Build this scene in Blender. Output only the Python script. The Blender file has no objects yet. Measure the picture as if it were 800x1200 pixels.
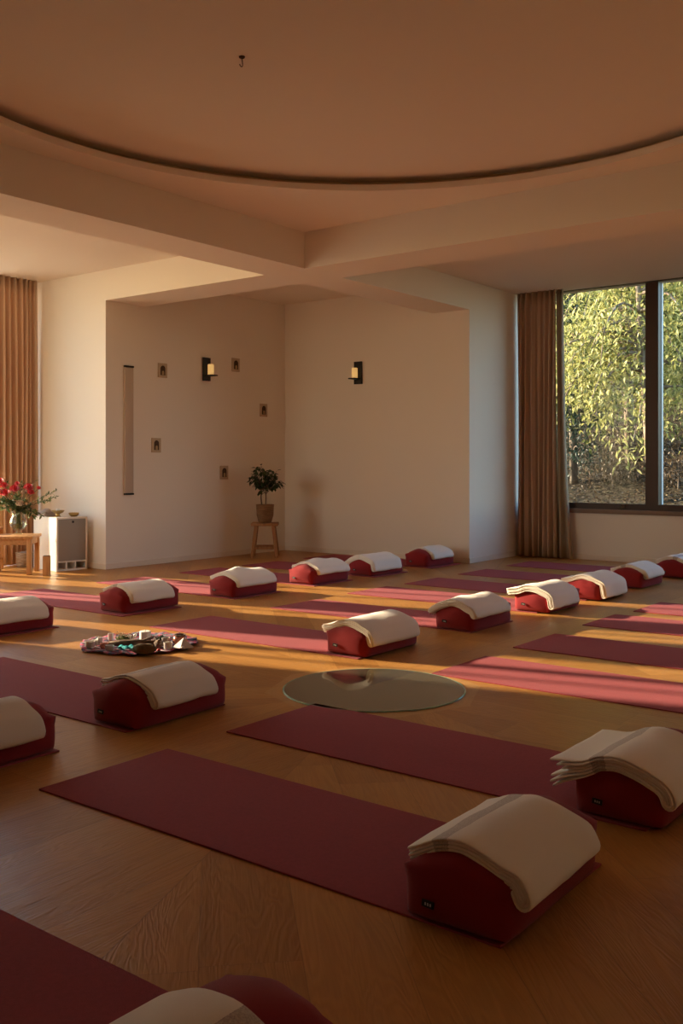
import bpy, bmesh, math, random
from math import sin, cos, pi, radians
from mathutils import Vector, Matrix, noise

S = bpy.context.scene
COL = S.collection
R = random.Random(7)

# ------------------------------------------------------------------ room dimensions (metres)
U1, U2 = 6.729, 7.28          # beam running across the view (camera side, far side)
UC, UE = 9.68, 10.93          # niche back wall, window wall
V1, V2 = 5.608, 6.099         # beam running away from the camera
VB, VT = 8.407, 9.694         # niche left wall, left window wall
UN, VN = -1.3, -1.7           # walls behind the camera
HB, HC = 2.915, 3.244         # beam underside, ceiling
CU, CV = 4.016, 2.885         # middle of the room
HD = HC + 0.105               # disc ceiling
RD = 2.47                     # disc opening radius

# ------------------------------------------------------------------ materials
def mat(name, col, rough=0.6, spec=0.4, metal=0.0, bump=0.0, bscale=60.0, var=0.0, vscale=8.0, sheen=0.0, trans=0.0, emit=None, estr=0.0):
    m = bpy.data.materials.new(name); m.use_nodes = True
    nt = m.node_tree; b = nt.nodes['Principled BSDF']
    b.inputs['Base Color'].default_value = (*col, 1)
    b.inputs['Roughness'].default_value = rough
    b.inputs['Specular IOR Level'].default_value = spec
    b.inputs['Metallic'].default_value = metal
    if sheen: b.inputs['Sheen Weight'].default_value = sheen
    if trans: b.inputs['Transmission Weight'].default_value = trans
    if emit:
        b.inputs['Emission Color'].default_value = (*emit, 1); b.inputs['Emission Strength'].default_value = estr
    if bump or var:
        tc = nt.nodes.new('ShaderNodeTexCoord')
    if var:
        n = nt.nodes.new('ShaderNodeTexNoise'); n.inputs['Scale'].default_value = vscale; n.inputs['Detail'].default_value = 4
        nt.links.new(tc.outputs['Object'], n.inputs['Vector'])
        hs = nt.nodes.new('ShaderNodeHueSaturation'); hs.inputs['Color'].default_value = (*col, 1)
        mr = nt.nodes.new('ShaderNodeMapRange'); mr.inputs['From Min'].default_value = .3; mr.inputs['From Max'].default_value = .7
        mr.inputs['To Min'].default_value = 1 - var; mr.inputs['To Max'].default_value = 1 + var
        nt.links.new(n.outputs['Fac'], mr.inputs['Value']); nt.links.new(mr.outputs['Result'], hs.inputs['Value'])
        nt.links.new(hs.outputs['Color'], b.inputs['Base Color'])
    if bump:
        n = nt.nodes.new('ShaderNodeTexNoise'); n.inputs['Scale'].default_value = bscale; n.inputs['Detail'].default_value = 5
        nt.links.new(tc.outputs['Object'], n.inputs['Vector'])
        bp = nt.nodes.new('ShaderNodeBump'); bp.inputs['Strength'].default_value = bump; bp.inputs['Distance'].default_value = 0.01
        nt.links.new(n.outputs['Fac'], bp.inputs['Height']); nt.links.new(bp.outputs['Normal'], b.inputs['Normal'])
    return m

def node_math(nt, op, a, b=None, c=None):
    n = nt.nodes.new('ShaderNodeMath'); n.operation = op
    for i, v in enumerate((a, b, c)):
        if v is None: continue
        if isinstance(v, (int, float)): n.inputs[i].default_value = v
        else: nt.links.new(v, n.inputs[i])
    return n.outputs[0]

def mixc(nt, fac, a, b):
    n = nt.nodes.new('ShaderNodeMix'); n.data_type = 'RGBA'
    for i, v in ((0, fac), (6, a), (7, b)):
        if isinstance(v, (int, float)): n.inputs[i].default_value = v
        elif isinstance(v, tuple): n.inputs[i].default_value = (*v, 1)
        else: nt.links.new(v, n.inputs[i])
    return n.outputs[2]

def floor_material():
    m = bpy.data.materials.new('oak_floor'); m.use_nodes = True
    nt = m.node_tree; b = nt.nodes['Principled BSDF']; L = nt.links
    M = lambda *a: node_math(nt, *a)
    tc = nt.nodes.new('ShaderNodeTexCoord'); sp = nt.nodes.new('ShaderNodeSeparateXYZ'); L.new(tc.outputs['Object'], sp.inputs[0])
    x = M('SUBTRACT', sp.outputs[0], CU); y = M('SUBTRACT', sp.outputs[1], CV)
    ang = M('ARCTAN2', y, x); q = pi / 4
    def axes(k, off):
        a0 = M('ADD', M('MULTIPLY', k, q), off)
        c, s = M('COSINE', a0), M('SINE', a0)
        al = M('ADD', M('MULTIPLY', x, c), M('MULTIPLY', y, s))
        ac = M('SUBTRACT', M('MULTIPLY', y, c), M('MULTIPLY', x, s))
        return al, ac
    k1 = M('ROUND', M('DIVIDE', ang, q)); al, ac = axes(k1, 0.0)
    k2 = M('FLOOR', M('DIVIDE', ang, q)); al2, ac2 = axes(k2, q / 2)
    trim = M('LESS_THAN', al2, 0.517)
    # planks along the axis of each sector, tangent in the border around the glass
    W = 0.24
    pa = M('DIVIDE', ac, W); pid = M('FLOOR', M('ADD', pa, 0.5)); fr = M('SUBTRACT', M('ADD', pa, 0.5), pid)
    cmb = nt.nodes.new('ShaderNodeCombineXYZ'); L.new(pid, cmb.inputs[0]); L.new(k1, cmb.inputs[1])
    wn = nt.nodes.new('ShaderNodeTexWhiteNoise'); wn.noise_dimensions = '3D'; L.new(cmb.outputs[0], wn.inputs['Vector'])
    ln = M('ADD', M('DIVIDE', al, 1.9), M('MULTIPLY', wn.outputs['Value'], 3.7)); jid = M('FLOOR', ln); jf = M('SUBTRACT', ln, jid)
    cm2 = nt.nodes.new('ShaderNodeCombineXYZ'); L.new(pid, cm2.inputs[0]); L.new(k1, cm2.inputs[1]); L.new(jid, cm2.inputs[2])
    w2 = nt.nodes.new('ShaderNodeTexWhiteNoise'); w2.noise_dimensions = '3D'; L.new(cm2.outputs[0], w2.inputs['Vector'])
    seam = M('MAXIMUM', M('LESS_THAN', M('MINIMUM', fr, M('SUBTRACT', 1.0, fr)), 0.006), M('LESS_THAN', jf, 0.0012))
    mit = M('LESS_THAN', M('ABSOLUTE', M('SUBTRACT', M('ABSOLUTE', M('SUBTRACT', M('DIVIDE', ang, q), k1)), 0.5)), 0.0012)
    seam = M('MULTIPLY', M('MAXIMUM', seam, mit), M('SUBTRACT', 1.0, trim))
    # grain space
    ga = nt.nodes.new('ShaderNodeCombineXYZ')
    a_ = M('ADD', M('MULTIPLY', al, M('SUBTRACT', 1.0, trim)), M('MULTIPLY', ac2, trim))
    c_ = M('ADD', M('MULTIPLY', ac, M('SUBTRACT', 1.0, trim)), M('MULTIPLY', al2, trim))
    L.new(M('ADD', M('MULTIPLY', a_, 1.0), M('MULTIPLY', w2.outputs['Value'], 40.0)), ga.inputs[0]); L.new(M('MULTIPLY', c_, 7.0), ga.inputs[1])
    L.new(M('MULTIPLY', w2.outputs['Value'], 17.0), ga.inputs[2])
    n1 = nt.nodes.new('ShaderNodeTexNoise'); n1.inputs['Scale'].default_value = 1.6; n1.inputs['Detail'].default_value = 3; n1.inputs['Distortion'].default_value = .7
    L.new(ga.outputs[0], n1.inputs['Vector'])
    rings = M('SINE', M('MULTIPLY', n1.outputs['Fac'], 75.0))
    gb = nt.nodes.new('ShaderNodeVectorMath'); gb.operation = 'MULTIPLY'; gb.inputs[1].default_value = (6, 22, 1); L.new(ga.outputs[0], gb.inputs[0])
    n2 = nt.nodes.new('ShaderNodeTexNoise'); n2.inputs['Scale'].default_value = 1.0; n2.inputs['Detail'].default_value = 4; L.new(gb.outputs[0], n2.inputs['Vector'])
    g = M('ADD', M('MULTIPLY', rings, 0.16), M('MULTIPLY', M('SUBTRACT', n2.outputs['Fac'], .5), .7))
    g = M('ADD', g, M('MULTIPLY', M('SUBTRACT', w2.outputs['Value'], .5), .75))
    g = M('ADD', g, M('MULTIPLY', M('SUBTRACT', n1.outputs['Fac'], .5), .5))
    cr = nt.nodes.new('ShaderNodeMapRange'); cr.inputs['From Min'].default_value = -.8; cr.inputs['From Max'].default_value = .8; L.new(g, cr.inputs['Value'])
    colr = mixc(nt, cr.outputs['Result'], (.30, .125, .028), (.52, .262, .075))
    colr = mixc(nt, M('MULTIPLY', trim, .55), colr, (.50, .29, .12))
    colr = mixc(nt, M('MULTIPLY', seam, .35), colr, (.09, .04, .015))
    L.new(colr, b.inputs['Base Color'])
    b.inputs['Roughness'].default_value = .36; b.inputs['Specular IOR Level'].default_value = .34
    bp = nt.nodes.new('ShaderNodeBump'); bp.inputs['Strength'].default_value = .17; bp.inputs['Distance'].default_value = .004
    hgt = M('SUBTRACT', M('ADD', M('MULTIPLY', rings, .4), n2.outputs['Fac']), M('MULTIPLY', seam, 1.0))
    L.new(hgt, bp.inputs['Height']); L.new(bp.outputs['Normal'], b.inputs['Normal'])
    return m

def glass_pane_material(name, tint=(.97, .985, .97), refl=.13):
    m = bpy.data.materials.new(name); m.use_nodes = True; nt = m.node_tree
    nt.nodes.remove(nt.nodes['Principled BSDF']); out = nt.nodes['Material Output']
    t = nt.nodes.new('ShaderNodeBsdfTransparent'); t.inputs[0].default_value = (*tint, 1)
    g = nt.nodes.new('ShaderNodeBsdfGlossy'); g.inputs['Roughness'].default_value = .02
    lw = nt.nodes.new('ShaderNodeLayerWeight'); fo = node_math(nt, 'ADD', node_math(nt, 'MULTIPLY', node_math(nt, 'POWER', lw.outputs['Facing'], 4.0), .7), .045)
    mx = nt.nodes.new('ShaderNodeMixShader')
    nt.links.new(node_math(nt, 'MULTIPLY', fo, refl), mx.inputs[0]); nt.links.new(t.outputs[0], mx.inputs[1]); nt.links.new(g.outputs[0], mx.inputs[2])
    nt.links.new(mx.outputs[0], out.inputs[0]); return m

def blanket_material():
    m = bpy.data.materials.new('cream_wool'); m.use_nodes = True; nt = m.node_tree; b = nt.nodes['Principled BSDF']; L = nt.links
    M = lambda *a: node_math(nt, *a)
    uv = nt.nodes.new('ShaderNodeUVMap'); sp = nt.nodes.new('ShaderNodeSeparateXYZ'); L.new(uv.outputs[0], sp.inputs[0])
    tc = nt.nodes.new('ShaderNodeTexCoord')
    nz = nt.nodes.new('ShaderNodeTexNoise'); nz.inputs['Scale'].default_value = 260; nz.inputs['Detail'].default_value = 3; L.new(tc.outputs['Object'], nz.inputs['Vector'])
    d = M('ABSOLUTE', M('SUBTRACT', sp.outputs[0], .5))
    edge = M('ADD', .055, M('MULTIPLY', M('SUBTRACT', nz.outputs['Fac'], .5), .006))
    st = M('LESS_THAN', d, edge)
    gap = M('LESS_THAN', M('ABSOLUTE', M('SUBTRACT', d, .0)), .0)
    fleck = M('MULTIPLY', st, M('ADD', .62, M('MULTIPLY', M('SUBTRACT', nz.outputs['Fac'], .5), 1.2)))
    c = mixc(nt, fleck, (.83, .77, .69), (.33, .25, .235))
    L.new(c, b.inputs['Base Color']); b.inputs['Roughness'].default_value = .95; b.inputs['Specular IOR Level'].default_value = .1
    b.inputs['Sheen Weight'].default_value = .25
    w = nt.nodes.new('ShaderNodeTexNoise'); w.inputs['Scale'].default_value = 420; w.inputs['Detail'].default_value = 2; L.new(tc.outputs['Object'], w.inputs['Vector'])
    bp = nt.nodes.new('ShaderNodeBump'); bp.inputs['Strength'].default_value = .25; bp.inputs['Distance'].default_value = .004
    L.new(w.outputs['Fac'], bp.inputs['Height']); L.new(bp.outputs['Normal'], b.inputs['Normal'])
    return m

def curtain_material(name, col, trl=.25):
    m = bpy.data.materials.new(name); m.use_nodes = True; nt = m.node_tree; b = nt.nodes['Principled BSDF']; out = nt.nodes['Material Output']
    b.inputs['Base Color'].default_value = (*col, 1); b.inputs['Roughness'].default_value = .9; b.inputs['Specular IOR Level'].default_value = .1
    t = nt.nodes.new('ShaderNodeBsdfTranslucent'); t.inputs[0].default_value = (*col, 1)
    mx = nt.nodes.new('ShaderNodeMixShader'); mx.inputs[0].default_value = trl
    nt.links.new(b.outputs[0], mx.inputs[1]); nt.links.new(t.outputs[0], mx.inputs[2]); nt.links.new(mx.outputs[0], out.inputs[0])
    return m

def leaf_material(name, c1, c2, c3, trl=.45):
    m = bpy.data.materials.new(name); m.use_nodes = True; nt = m.node_tree; b = nt.nodes['Principled BSDF']; out = nt.nodes['Material Output']
    gi = nt.nodes.new('ShaderNodeAttribute'); gi.attribute_name = 'tone'
    r = nt.nodes.new('ShaderNodeValToRGB'); e = r.color_ramp.elements
    e[0].color = (*c1, 1); e[1].color = (*c3, 1); e[0].position = .15; e[1].position = .95
    k = r.color_ramp.elements.new(.6); k.color = (*c2, 1)
    nt.links.new(gi.outputs['Fac'], r.inputs[0]); nt.links.new(r.outputs[0], b.inputs['Base Color']); b.inputs['Roughness'].default_value = .42
    t = nt.nodes.new('ShaderNodeBsdfTranslucent'); nt.links.new(r.outputs[0], t.inputs[0])
    mx = nt.nodes.new('ShaderNodeMixShader'); mx.inputs[0].default_value = trl
    nt.links.new(b.outputs[0], mx.inputs[1]); nt.links.new(t.outputs[0], mx.inputs[2]); nt.links.new(mx.outputs[0], out.inputs[0])
    return m

def ramp_noise_material(name, cols, scale=3.0, rough=.8, bump=.3, detail=6, stretch=(1, 1, 1)):
    m = bpy.data.materials.new(name); m.use_nodes = True; nt = m.node_tree; b = nt.nodes['Principled BSDF']
    tc = nt.nodes.new('ShaderNodeTexCoord'); mp = nt.nodes.new('ShaderNodeMapping'); mp.inputs['Scale'].default_value = stretch
    n = nt.nodes.new('ShaderNodeTexNoise'); n.inputs['Scale'].default_value = scale; n.inputs['Detail'].default_value = detail
    r = nt.nodes.new('ShaderNodeValToRGB'); e = r.color_ramp.elements
    e[0].position = .3; e[1].position = .72; e[0].color = (*cols[0], 1); e[1].color = (*cols[-1], 1)
    for i, c in enumerate(cols[1:-1]):
        k = r.color_ramp.elements.new(.3 + .42 * (i + 1) / (len(cols) - 1)); k.color = (*c, 1)
    nt.links.new(tc.outputs['Object'], mp.inputs[0]); nt.links.new(mp.outputs[0], n.inputs['Vector']); nt.links.new(n.outputs['Fac'], r.inputs[0])
    nt.links.new(r.outputs[0], b.inputs['Base Color']); b.inputs['Roughness'].default_value = rough; b.inputs['Specular IOR Level'].default_value = .3
    if bump:
        bp = nt.nodes.new('ShaderNodeBump'); bp.inputs['Strength'].default_value = bump; bp.inputs['Distance'].default_value = .02
        nt.links.new(n.outputs['Fac'], bp.inputs['Height']); nt.links.new(bp.outputs['Normal'], b.inputs['Normal'])
    return m

def altar_material():
    m = bpy.data.materials.new('woven_cloth'); m.use_nodes = True; nt = m.node_tree; b = nt.nodes['Principled BSDF']; L = nt.links
    M = lambda *a: node_math(nt, *a)
    tc = nt.nodes.new('ShaderNodeTexCoord')
    v = nt.nodes.new('ShaderNodeTexVoronoi'); v.inputs['Scale'].default_value = 48; L.new(tc.outputs['Object'], v.inputs['Vector'])
    sp = nt.nodes.new('ShaderNodeSeparateXYZ'); L.new(v.outputs['Color'], sp.inputs[0])
    r = nt.nodes.new('ShaderNodeValToRGB'); r.color_ramp.interpolation = 'CONSTANT'; e = r.color_ramp.elements
    pal = [(.03, .03, .07), (.42, .04, .07), (.10, .07, .16), (.38, .09, .15), (.05, .10, .14), (.34, .25, .27), (.30, .03, .10), (.02, .02, .03)]
    e[0].color = (*pal[0], 1); e[0].position = 0; e[1].color = (*pal[1], 1); e[1].position = .14
    for i, c in enumerate(pal[2:]):
        k = e.new(.27 + .12 * i); k.color = (*c, 1)
    L.new(sp.outputs[0], r.inputs[0]); L.new(r.outputs[0], b.inputs['Base Color']); b.inputs['Roughness'].default_value = .95
    return m

M_wall = mat('warm_plaster', (.82, .765, .685), .92, .15, bump=.05, bscale=90)
M_ceil = mat('ceiling_paint', (.82, .755, .675), .92, .15, bump=.03, bscale=60)
M_base = mat('skirting_paint', (.78, .70, .60), .6, .3)
M_floor = floor_material()
M_mat = mat('burgundy_mat', (.305, .050, .063), .85, .2, bump=.35, bscale=420, var=.07, vscale=90, sheen=.035)
M_bol = mat('red_cotton', (.24, .015, .019), .9, .15, bump=.25, bscale=520, sheen=.12)
M_tag = mat('black_tag', (.012, .012, .012), .7)
M_tagp = mat('tag_print', (.5, .45, .42), .7)
M_blk = blanket_material()
M_curt = curtain_material('taupe_curtain', (.62, .46, .335), .15)
M_voile = curtain_material('cream_voile', (.86, .80, .70), .55)
M_sheer = curtain_material('pale_lining', (.56, .46, .33), .35)
M_frame = mat('dark_brown_frame', (.045, .018, .010), .45, .4)
M_alu = mat('pale_aluminium', (.62, .68, .74), .4, .5)
M_sill = mat('brown_sill', (.20, .12, .075), .5, .4)
M_pane = glass_pane_material('window_glass')
M_black = mat('black_iron', (.012, .009, .008), .5, .4)
M_candle = mat('ivory_wax', (.78, .62, .36), .6, .3)
M_candle_lit = mat('glowing_wax', (.8, .6, .3), .6, .3, emit=(1.0, .60, .20), estr=.9)
M_wood = ramp_noise_material('pine_wood', [(.36, .17, .06), (.50, .26, .10), (.56, .31, .13)], 3.0, .5, .1, stretch=(14, 14, 1))
M_woodh = ramp_noise_material('pine_wood_flat', [(.36, .17, .06), (.50, .26, .10), (.56, .31, .13)], 3.0, .5, .1, stretch=(2, 14, 14))
M_stool = ramp_noise_material('brown_stool_wood', [(.22, .09, .03), (.33, .15, .055), (.38, .18, .07)], 3.0, .5, .1, stretch=(12, 12, 1))
M_grey = mat('grey_drawer_front', (.30, .265, .235), .6, .3)
M_white = mat('white_laminate', (.80, .74, .66), .5, .4)
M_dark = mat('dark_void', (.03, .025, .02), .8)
M_brass = mat('brass_bowl', (.50, .33, .12), .35, .5, metal=.85)
M_basket = ramp_noise_material('wicker', [(.13, .06, .025), (.24, .125, .055), (.34, .19, .09)], 40, .8, .8, stretch=(.4, .4, 3))
M_pot = ramp_noise_material('seagrass_pot', [(.16, .08, .035), (.24, .13, .06), (.30, .17, .085)], 30, .85, .9, stretch=(.3, .3, 3))
M_soil = mat('soil', (.03, .018, .01), .95)
M_leafd = leaf_material('dark_leaf', (.012, .03, .010), (.03, .06, .02), (.06, .10, .03), .15)
M_leafb = leaf_material('bouquet_leaf', (.03, .055, .018), (.10, .145, .05), (.24, .27, .13), .3)
M_red = mat('red_petal', (.62, .025, .035), .6, .3, sheen=.2)
M_pale = mat('pale_petal', (.70, .55, .42), .6, .3, sheen=.2)
M_pink = mat('pink_petal', (.70, .33, .28), .6, .3, sheen=.2)
M_stem = mat('green_stem', (.07, .10, .03), .6)
M_vglass = glass_pane_material('vase_glass', (.90, .93, .88), 1.0)
M_linen = mat('grey_linen', (.42, .35, .31), .9)
M_paper = mat('card_paper', (.50, .39, .27), .8)
M_cdark = mat('card_arch', (.075, .04, .02), .8)
M_cfig = mat('card_figure', (.40, .28, .13), .6)
M_cgrey = mat('card_shade', (.22, .14, .08), .8)
M_panel = mat('beige_panel', (.50, .40, .31), .7)
M_mirror = mat('dark_floor_glass', (.06, .057, .040), .05, .7)
M_gedge = mat('green_glass_edge', (.22, .38, .30), .15, .8)
M_altar = altar_material()
M_crys = mat('clear_crystal', (.80, .76, .72), .15, .6, trans=.35)
M_wax = mat('white_wax', (.88, .86, .82), .5, .3)
M_quartz = mat('milky_quartz', (.62, .58, .54), .3, .5)
M_rose = mat('rose_glass', (.42, .16, .11), .2, .6)
M_drift = ramp_noise_material('driftwood', [(.06, .035, .025), (.16, .11, .08), (.30, .22, .17)], 8, .9, .7, stretch=(1, 6, 6))
M_stone = ramp_noise_material('moss_stone', [(.09, .065, .035), (.17, .13, .07), (.22, .17, .10)], 18, .9, .7)
M_turq = mat('turquoise_scarf', (.03, .32, .36), .8)
M_slope = ramp_noise_material('leaf_litter_slope', [(.010, .007, .004), (.05, .033, .02), (.04, .037, .017), (.10, .072, .042)], 22.0, .95, .8, detail=9)
M_terr = mat('pale_terrace', (.62, .52, .40), .8, .2, var=.1, vscale=3)
M_leafo = leaf_material('autumn_leaf', (.06, .08, .02), (.40, .41, .14), (.88, .78, .34), .5)
M_leafg = leaf_material('green_leaf', (.035, .055, .018), (.18, .21, .075), (.50, .49, .22), .45)
M_leafc = leaf_material('conifer_leaf', (.012, .03, .022), (.035, .065, .045), (.07, .11, .07), .2)
M_litter = leaf_material('fallen_leaf', (.05, .03, .018), (.15, .10, .055), (.33, .25, .155), .1)
M_bark = ramp_noise_material('bark', [(.08, .06, .045), (.22, .17, .13), (.40, .34, .28)], 12, .9, .8, stretch=(1, 1, .2))

# ------------------------------------------------------------------ builders
def link(name, me, m=None, parent=None, loc=None):
    me.name = name
    o = bpy.data.objects.new(name, me)
    if m is not None and not me.materials: me.materials.append(m)
    COL.objects.link(o)
    if parent is not None: o.parent = parent
    if loc is not None: o.location = loc
    return o

def tag(o, label=None, cat=None, group=None, kind=None):
    if label: o['label'] = label
    if cat: o['category'] = cat
    if group: o['group'] = group
    if kind: o['kind'] = kind
    return o

def empty(name, loc, rz=0.0):
    o = bpy.data.objects.new(name, None); o.empty_display_size = .1; COL.objects.link(o); o.location = loc; o.rotation_euler = (0, 0, rz); return o

def from_bm(bm, smooth=False, angle=None):
    me = bpy.data.meshes.new('m'); bmesh.ops.recalc_face_normals(bm, faces=bm.faces); bm.to_mesh(me); bm.free()
    if smooth:
        me.shade_smooth()
        if angle: me.set_sharp_from_angle(angle=radians(angle))
    return me

def bm_box(bm, lo, hi, bevel=0.0, mtx=None):
    r = bmesh.ops.create_cube(bm, size=1.0); vs = r['verts']
    for v in vs:
        v.co = Vector(((lo[i] + hi[i]) / 2 + v.co[i] * (hi[i] - lo[i])) for i in range(3))
    if mtx is not None:
        for v in vs: v.co = mtx @ v.co
    if bevel:
        es = list({e for v in vs for e in v.link_edges})
        bmesh.ops.bevel(bm, geom=es, offset=bevel, segments=2, affect='EDGES', profile=.6)
    return vs

def box(name, lo, hi, m, parent=None, bevel=0.0):
    bm = bmesh.new(); bm_box(bm, lo, hi, bevel); return link(name, from_bm(bm, bool(bevel), 40), m, parent)

def bm_beam(bm, p, q, w, d, bevel=0.0, taper=1.0):
    """a square bar from p to q"""
    p, q = Vector(p), Vector(q); z = (q - p); L = z.length; z.normalize()
    x = Vector((0, 0, 1)).cross(z)
    if x.length < .2: x = Vector((1, 0, 0)).cross(z) if abs(z.x) < .9 else Vector((0, 1, 0)).cross(z)
    x = Vector((1, 0, 0)) - z * z.x if abs(z.z) > .7 else x
    x.normalize(); y = z.cross(x)
    mt = Matrix((( x.x, y.x, z.x, p.x), (x.y, y.y, z.y, p.y), (x.z, y.z, z.z, p.z), (0, 0, 0, 1)))
    return bm_box(bm, (-w / 2, -d / 2, 0), (w / 2, d / 2, L), bevel, mt)

def bm_tube(bm, pts, radii, n=8, caps=True):
    rings = []; pts = [Vector(p) for p in pts]
    for i, p in enumerate(pts):
        t = (pts[min(i + 1, len(pts) - 1)] - pts[max(i - 1, 0)]).normalized()
        a = Vector((0, 0, 1)) if abs(t.z) < .9 else Vector((1, 0, 0))
        x = t.cross(a).normalized(); y = t.cross(x)
        r = radii[i] if hasattr(radii, '__len__') else radii
        rings.append([bm.verts.new(p + x * r * cos(2 * pi * k / n) + y * r * sin(2 * pi * k / n)) for k in range(n)])
    for a, b in zip(rings, rings[1:]):
        for k in range(n): bm.faces.new((a[k], a[(k + 1) % n], b[(k + 1) % n], b[k]))
    if caps: bm.faces.new(rings[0][::-1]); bm.faces.new(rings[-1])

def bm_lathe(bm, prof, n=24, c=(0, 0), close=True, wob=None):
    rings = []
    for r, z in prof:
        if r < 1e-5: rings.append([bm.verts.new((c[0], c[1], z))])
        else: rings.append([bm.verts.new((c[0] + r * cos(2 * pi * k / n) * (wob(k, n, z) if wob else 1), c[1] + r * sin(2 * pi * k / n) * (wob(k, n, z) if wob else 1), z)) for k in range(n)])
    for a, b in zip(rings, rings[1:]):
        for k in range(n):
            if len(a) == 1 and len(b) == 1: continue
            if len(a) == 1: bm.faces.new((a[0], b[k], b[(k + 1) % n]))
            elif len(b) == 1: bm.faces.new((a[k], a[(k + 1) % n], b[0]))
            else: bm.faces.new((a[k], a[(k + 1) % n], b[(k + 1) % n], b[k]))

def lathe(name, prof, m, parent=None, n=24, loc=None, wob=None):
    bm = bmesh.new(); bm_lathe(bm, prof, n, wob=wob); return link(name, from_bm(bm, True, 50), m, parent, loc)

def quad_mesh(verts, faces, smooth=True):
    me = bpy.data.meshes.new('m'); me.from_pydata(verts, [], faces)
    if smooth: me.shade_smooth()
    return me

def struct(o, label=None):
    o['kind'] = 'structure'
    if label: o['label'] = label
    return o

# ------------------------------------------------------------------ room shell
struct(box('floor', (UN - .2, VN - .2, -.15), (UE + .1, VT + .1, 0), M_floor), 'oak plank floor laid in rays around the round glass')
T = .25
struct(box('wall_left', (U1, VB, 0), (UE + T, VT + T, HC), M_wall), 'cream wall beside the left curtain, ending in the niche')
struct(box('wall_back', (UC, V1, 0), (UE + T, VB, HC), M_wall), 'cream niche wall and return beside the brown curtain')
struct(box('wall_near', (UN - T, VN - T, 0), (UN, V2, HC), M_wall))
# unseen end wall and window, added to shape light in the left bay
UB = 2.4
bm = bmesh.new(); bm_box(bm, (UN, V2, 0), (UB, V2 + .2, HC)); bm_box(bm, (UB - .2, V2 + .2, 0), (UB, 7.4, HC)); bm_box(bm, (UB - .2, 9.5, 0), (UB, VT + .06, HC)); bm_box(bm, (UB - .2, 7.4, 0), (UB, 9.5, .45))
struct(link('added_bay_wall', from_bm(bm), M_wall))
bm = bmesh.new()
for va in (7.4, 8.42, 9.44): bm_box(bm, (UB - .15, va, .45), (UB - .07, va + .06, HC))
for va in (7.46, 8.48): bm_box(bm, (UB - .15, va, .45), (UB - .07, va + .96, .51)); bm_box(bm, (UB - .15, va, HC - .03), (UB - .07, va + .96, HC))
w2 = struct(link('added_window', from_bm(bm), M_frame))
for va in (7.46, 8.48): box('glass_pane', (UB - .112, va, .51), (UB - .108, va + .96, HC - .03), M_pane, w2)
struct(box('wall_right', (UN, VN - T, 0), (UE + T, VN, HC), M_wall))
# window wall: parapet below the window, solid pier at its near end
bm = bmesh.new()
bm_box(bm, (UE, VN, 0), (UE + .22, V1, .555))
bm_box(bm, (UE, VN, .555), (UE + .22, -.6, HC))
struct(link('wall_window', from_bm(bm), M_wall), 'low cream wall under the window')
# left window wall: piers between tall glass doors; the sun comes through the openings
OPEN = [(2.54, 3.03), (3.09, 4.63), (4.69, 6.58)]
bm = bmesh.new(); prev = UN
for a, b_ in OPEN:
    bm_box(bm, (prev, VT, 0), (a, VT + .06, HC)); prev = b_
bm_box(bm, (prev, VT, 0), (U1, VT + .06, HC))
struct(link('wall_garden', from_bm(bm), M_wall), 'wall of tall openings behind the left curtain')
for i, (a, b_) in enumerate(OPEN):
    f = bmesh.new()
    w = .02
    bm_box(f, (a, VT + .01, 0), (a + w, VT + .05, HC)); bm_box(f, (b_ - w, VT + .01, 0), (b_, VT + .05, HC)); bm_box(f, (a + w, VT + .01, 0), (b_ - w, VT + .05, .03)); bm_box(f, (a + w, VT + .01, HC - .02), (b_ - w, VT + .05, HC))
    for bu in ((2.80,), (4.45,), (5.46, 5.80))[i]: bm_box(f, (bu, VT + .015, .03), (bu + .035, VT + .045, HC - .02))
    d = struct(link('door_%d' % (i + 1), from_bm(f), M_frame))
    box('glass_pane', (a + w, VT + .028, .03), (b_ - w, VT + .032, HC - .02), M_pane, d)

# ceiling: flat slab with a round opening, disc above
bm = bmesh.new(); N = 128; x0, x1, y0, y1 = UN - T, UE + T, VN - T, VT + T
inn = [bm.verts.new((CU + RD * cos(2 * pi * k / N), CV + RD * sin(2 * pi * k / N), HC)) for k in range(N)]
def ray_rect(a):
    c, s = cos(a), sin(a); t = 1e9
    if c > 1e-9: t = min(t, (x1 - CU) / c)
    if c < -1e-9: t = min(t, (x0 - CU) / c)
    if s > 1e-9: t = min(t, (y1 - CV) / s)
    if s < -1e-9: t = min(t, (y0 - CV) / s)
    return CU + c * t, CV + s * t
out = [bm.verts.new((*ray_rect(2 * pi * k / N), HC)) for k in range(N)]
for k in range(N): bm.faces.new((inn[k], out[k], out[(k + 1) % N], inn[(k + 1) % N]))
cor = [(x0, y0), (x1, y0), (x1, y1), (x0, y1)]
for cx, cy in cor:      # corner fillers
    a = math.atan2(cy - CV, cx - CU) % (2 * pi); k = int(a / (2 * pi / N)); v = bm.verts.new((cx, cy, HC)); bm.faces.new((out[k], v, out[(k + 1) % N]))
ring = [inn]
for r_, z_ in ((RD, HC + .047), (RD + .13, HC + .047), (RD + .13, HD)):
    ring.append([bm.verts.new((CU + r_ * cos(2 * pi * k / N), CV + r_ * sin(2 * pi * k / N), z_)) for k in range(N)])
for a, b_ in zip(ring, ring[1:]):
    for k in range(N): bm.faces.new((a[k], a[(k + 1) % N], b_[(k + 1) % N], b_[k]))
bm.faces.new(ring[-1])
me = from_bm(bm); struct(link('ceiling', me, M_ceil), 'cream ceiling with a large round recess')
struct(box('ceiling_slab', (x0, y0, HD + .04), (x1, y1, HD + .2), M_ceil)); bpy.data.objects['ceiling_slab'].name = 'trim_6'
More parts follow.
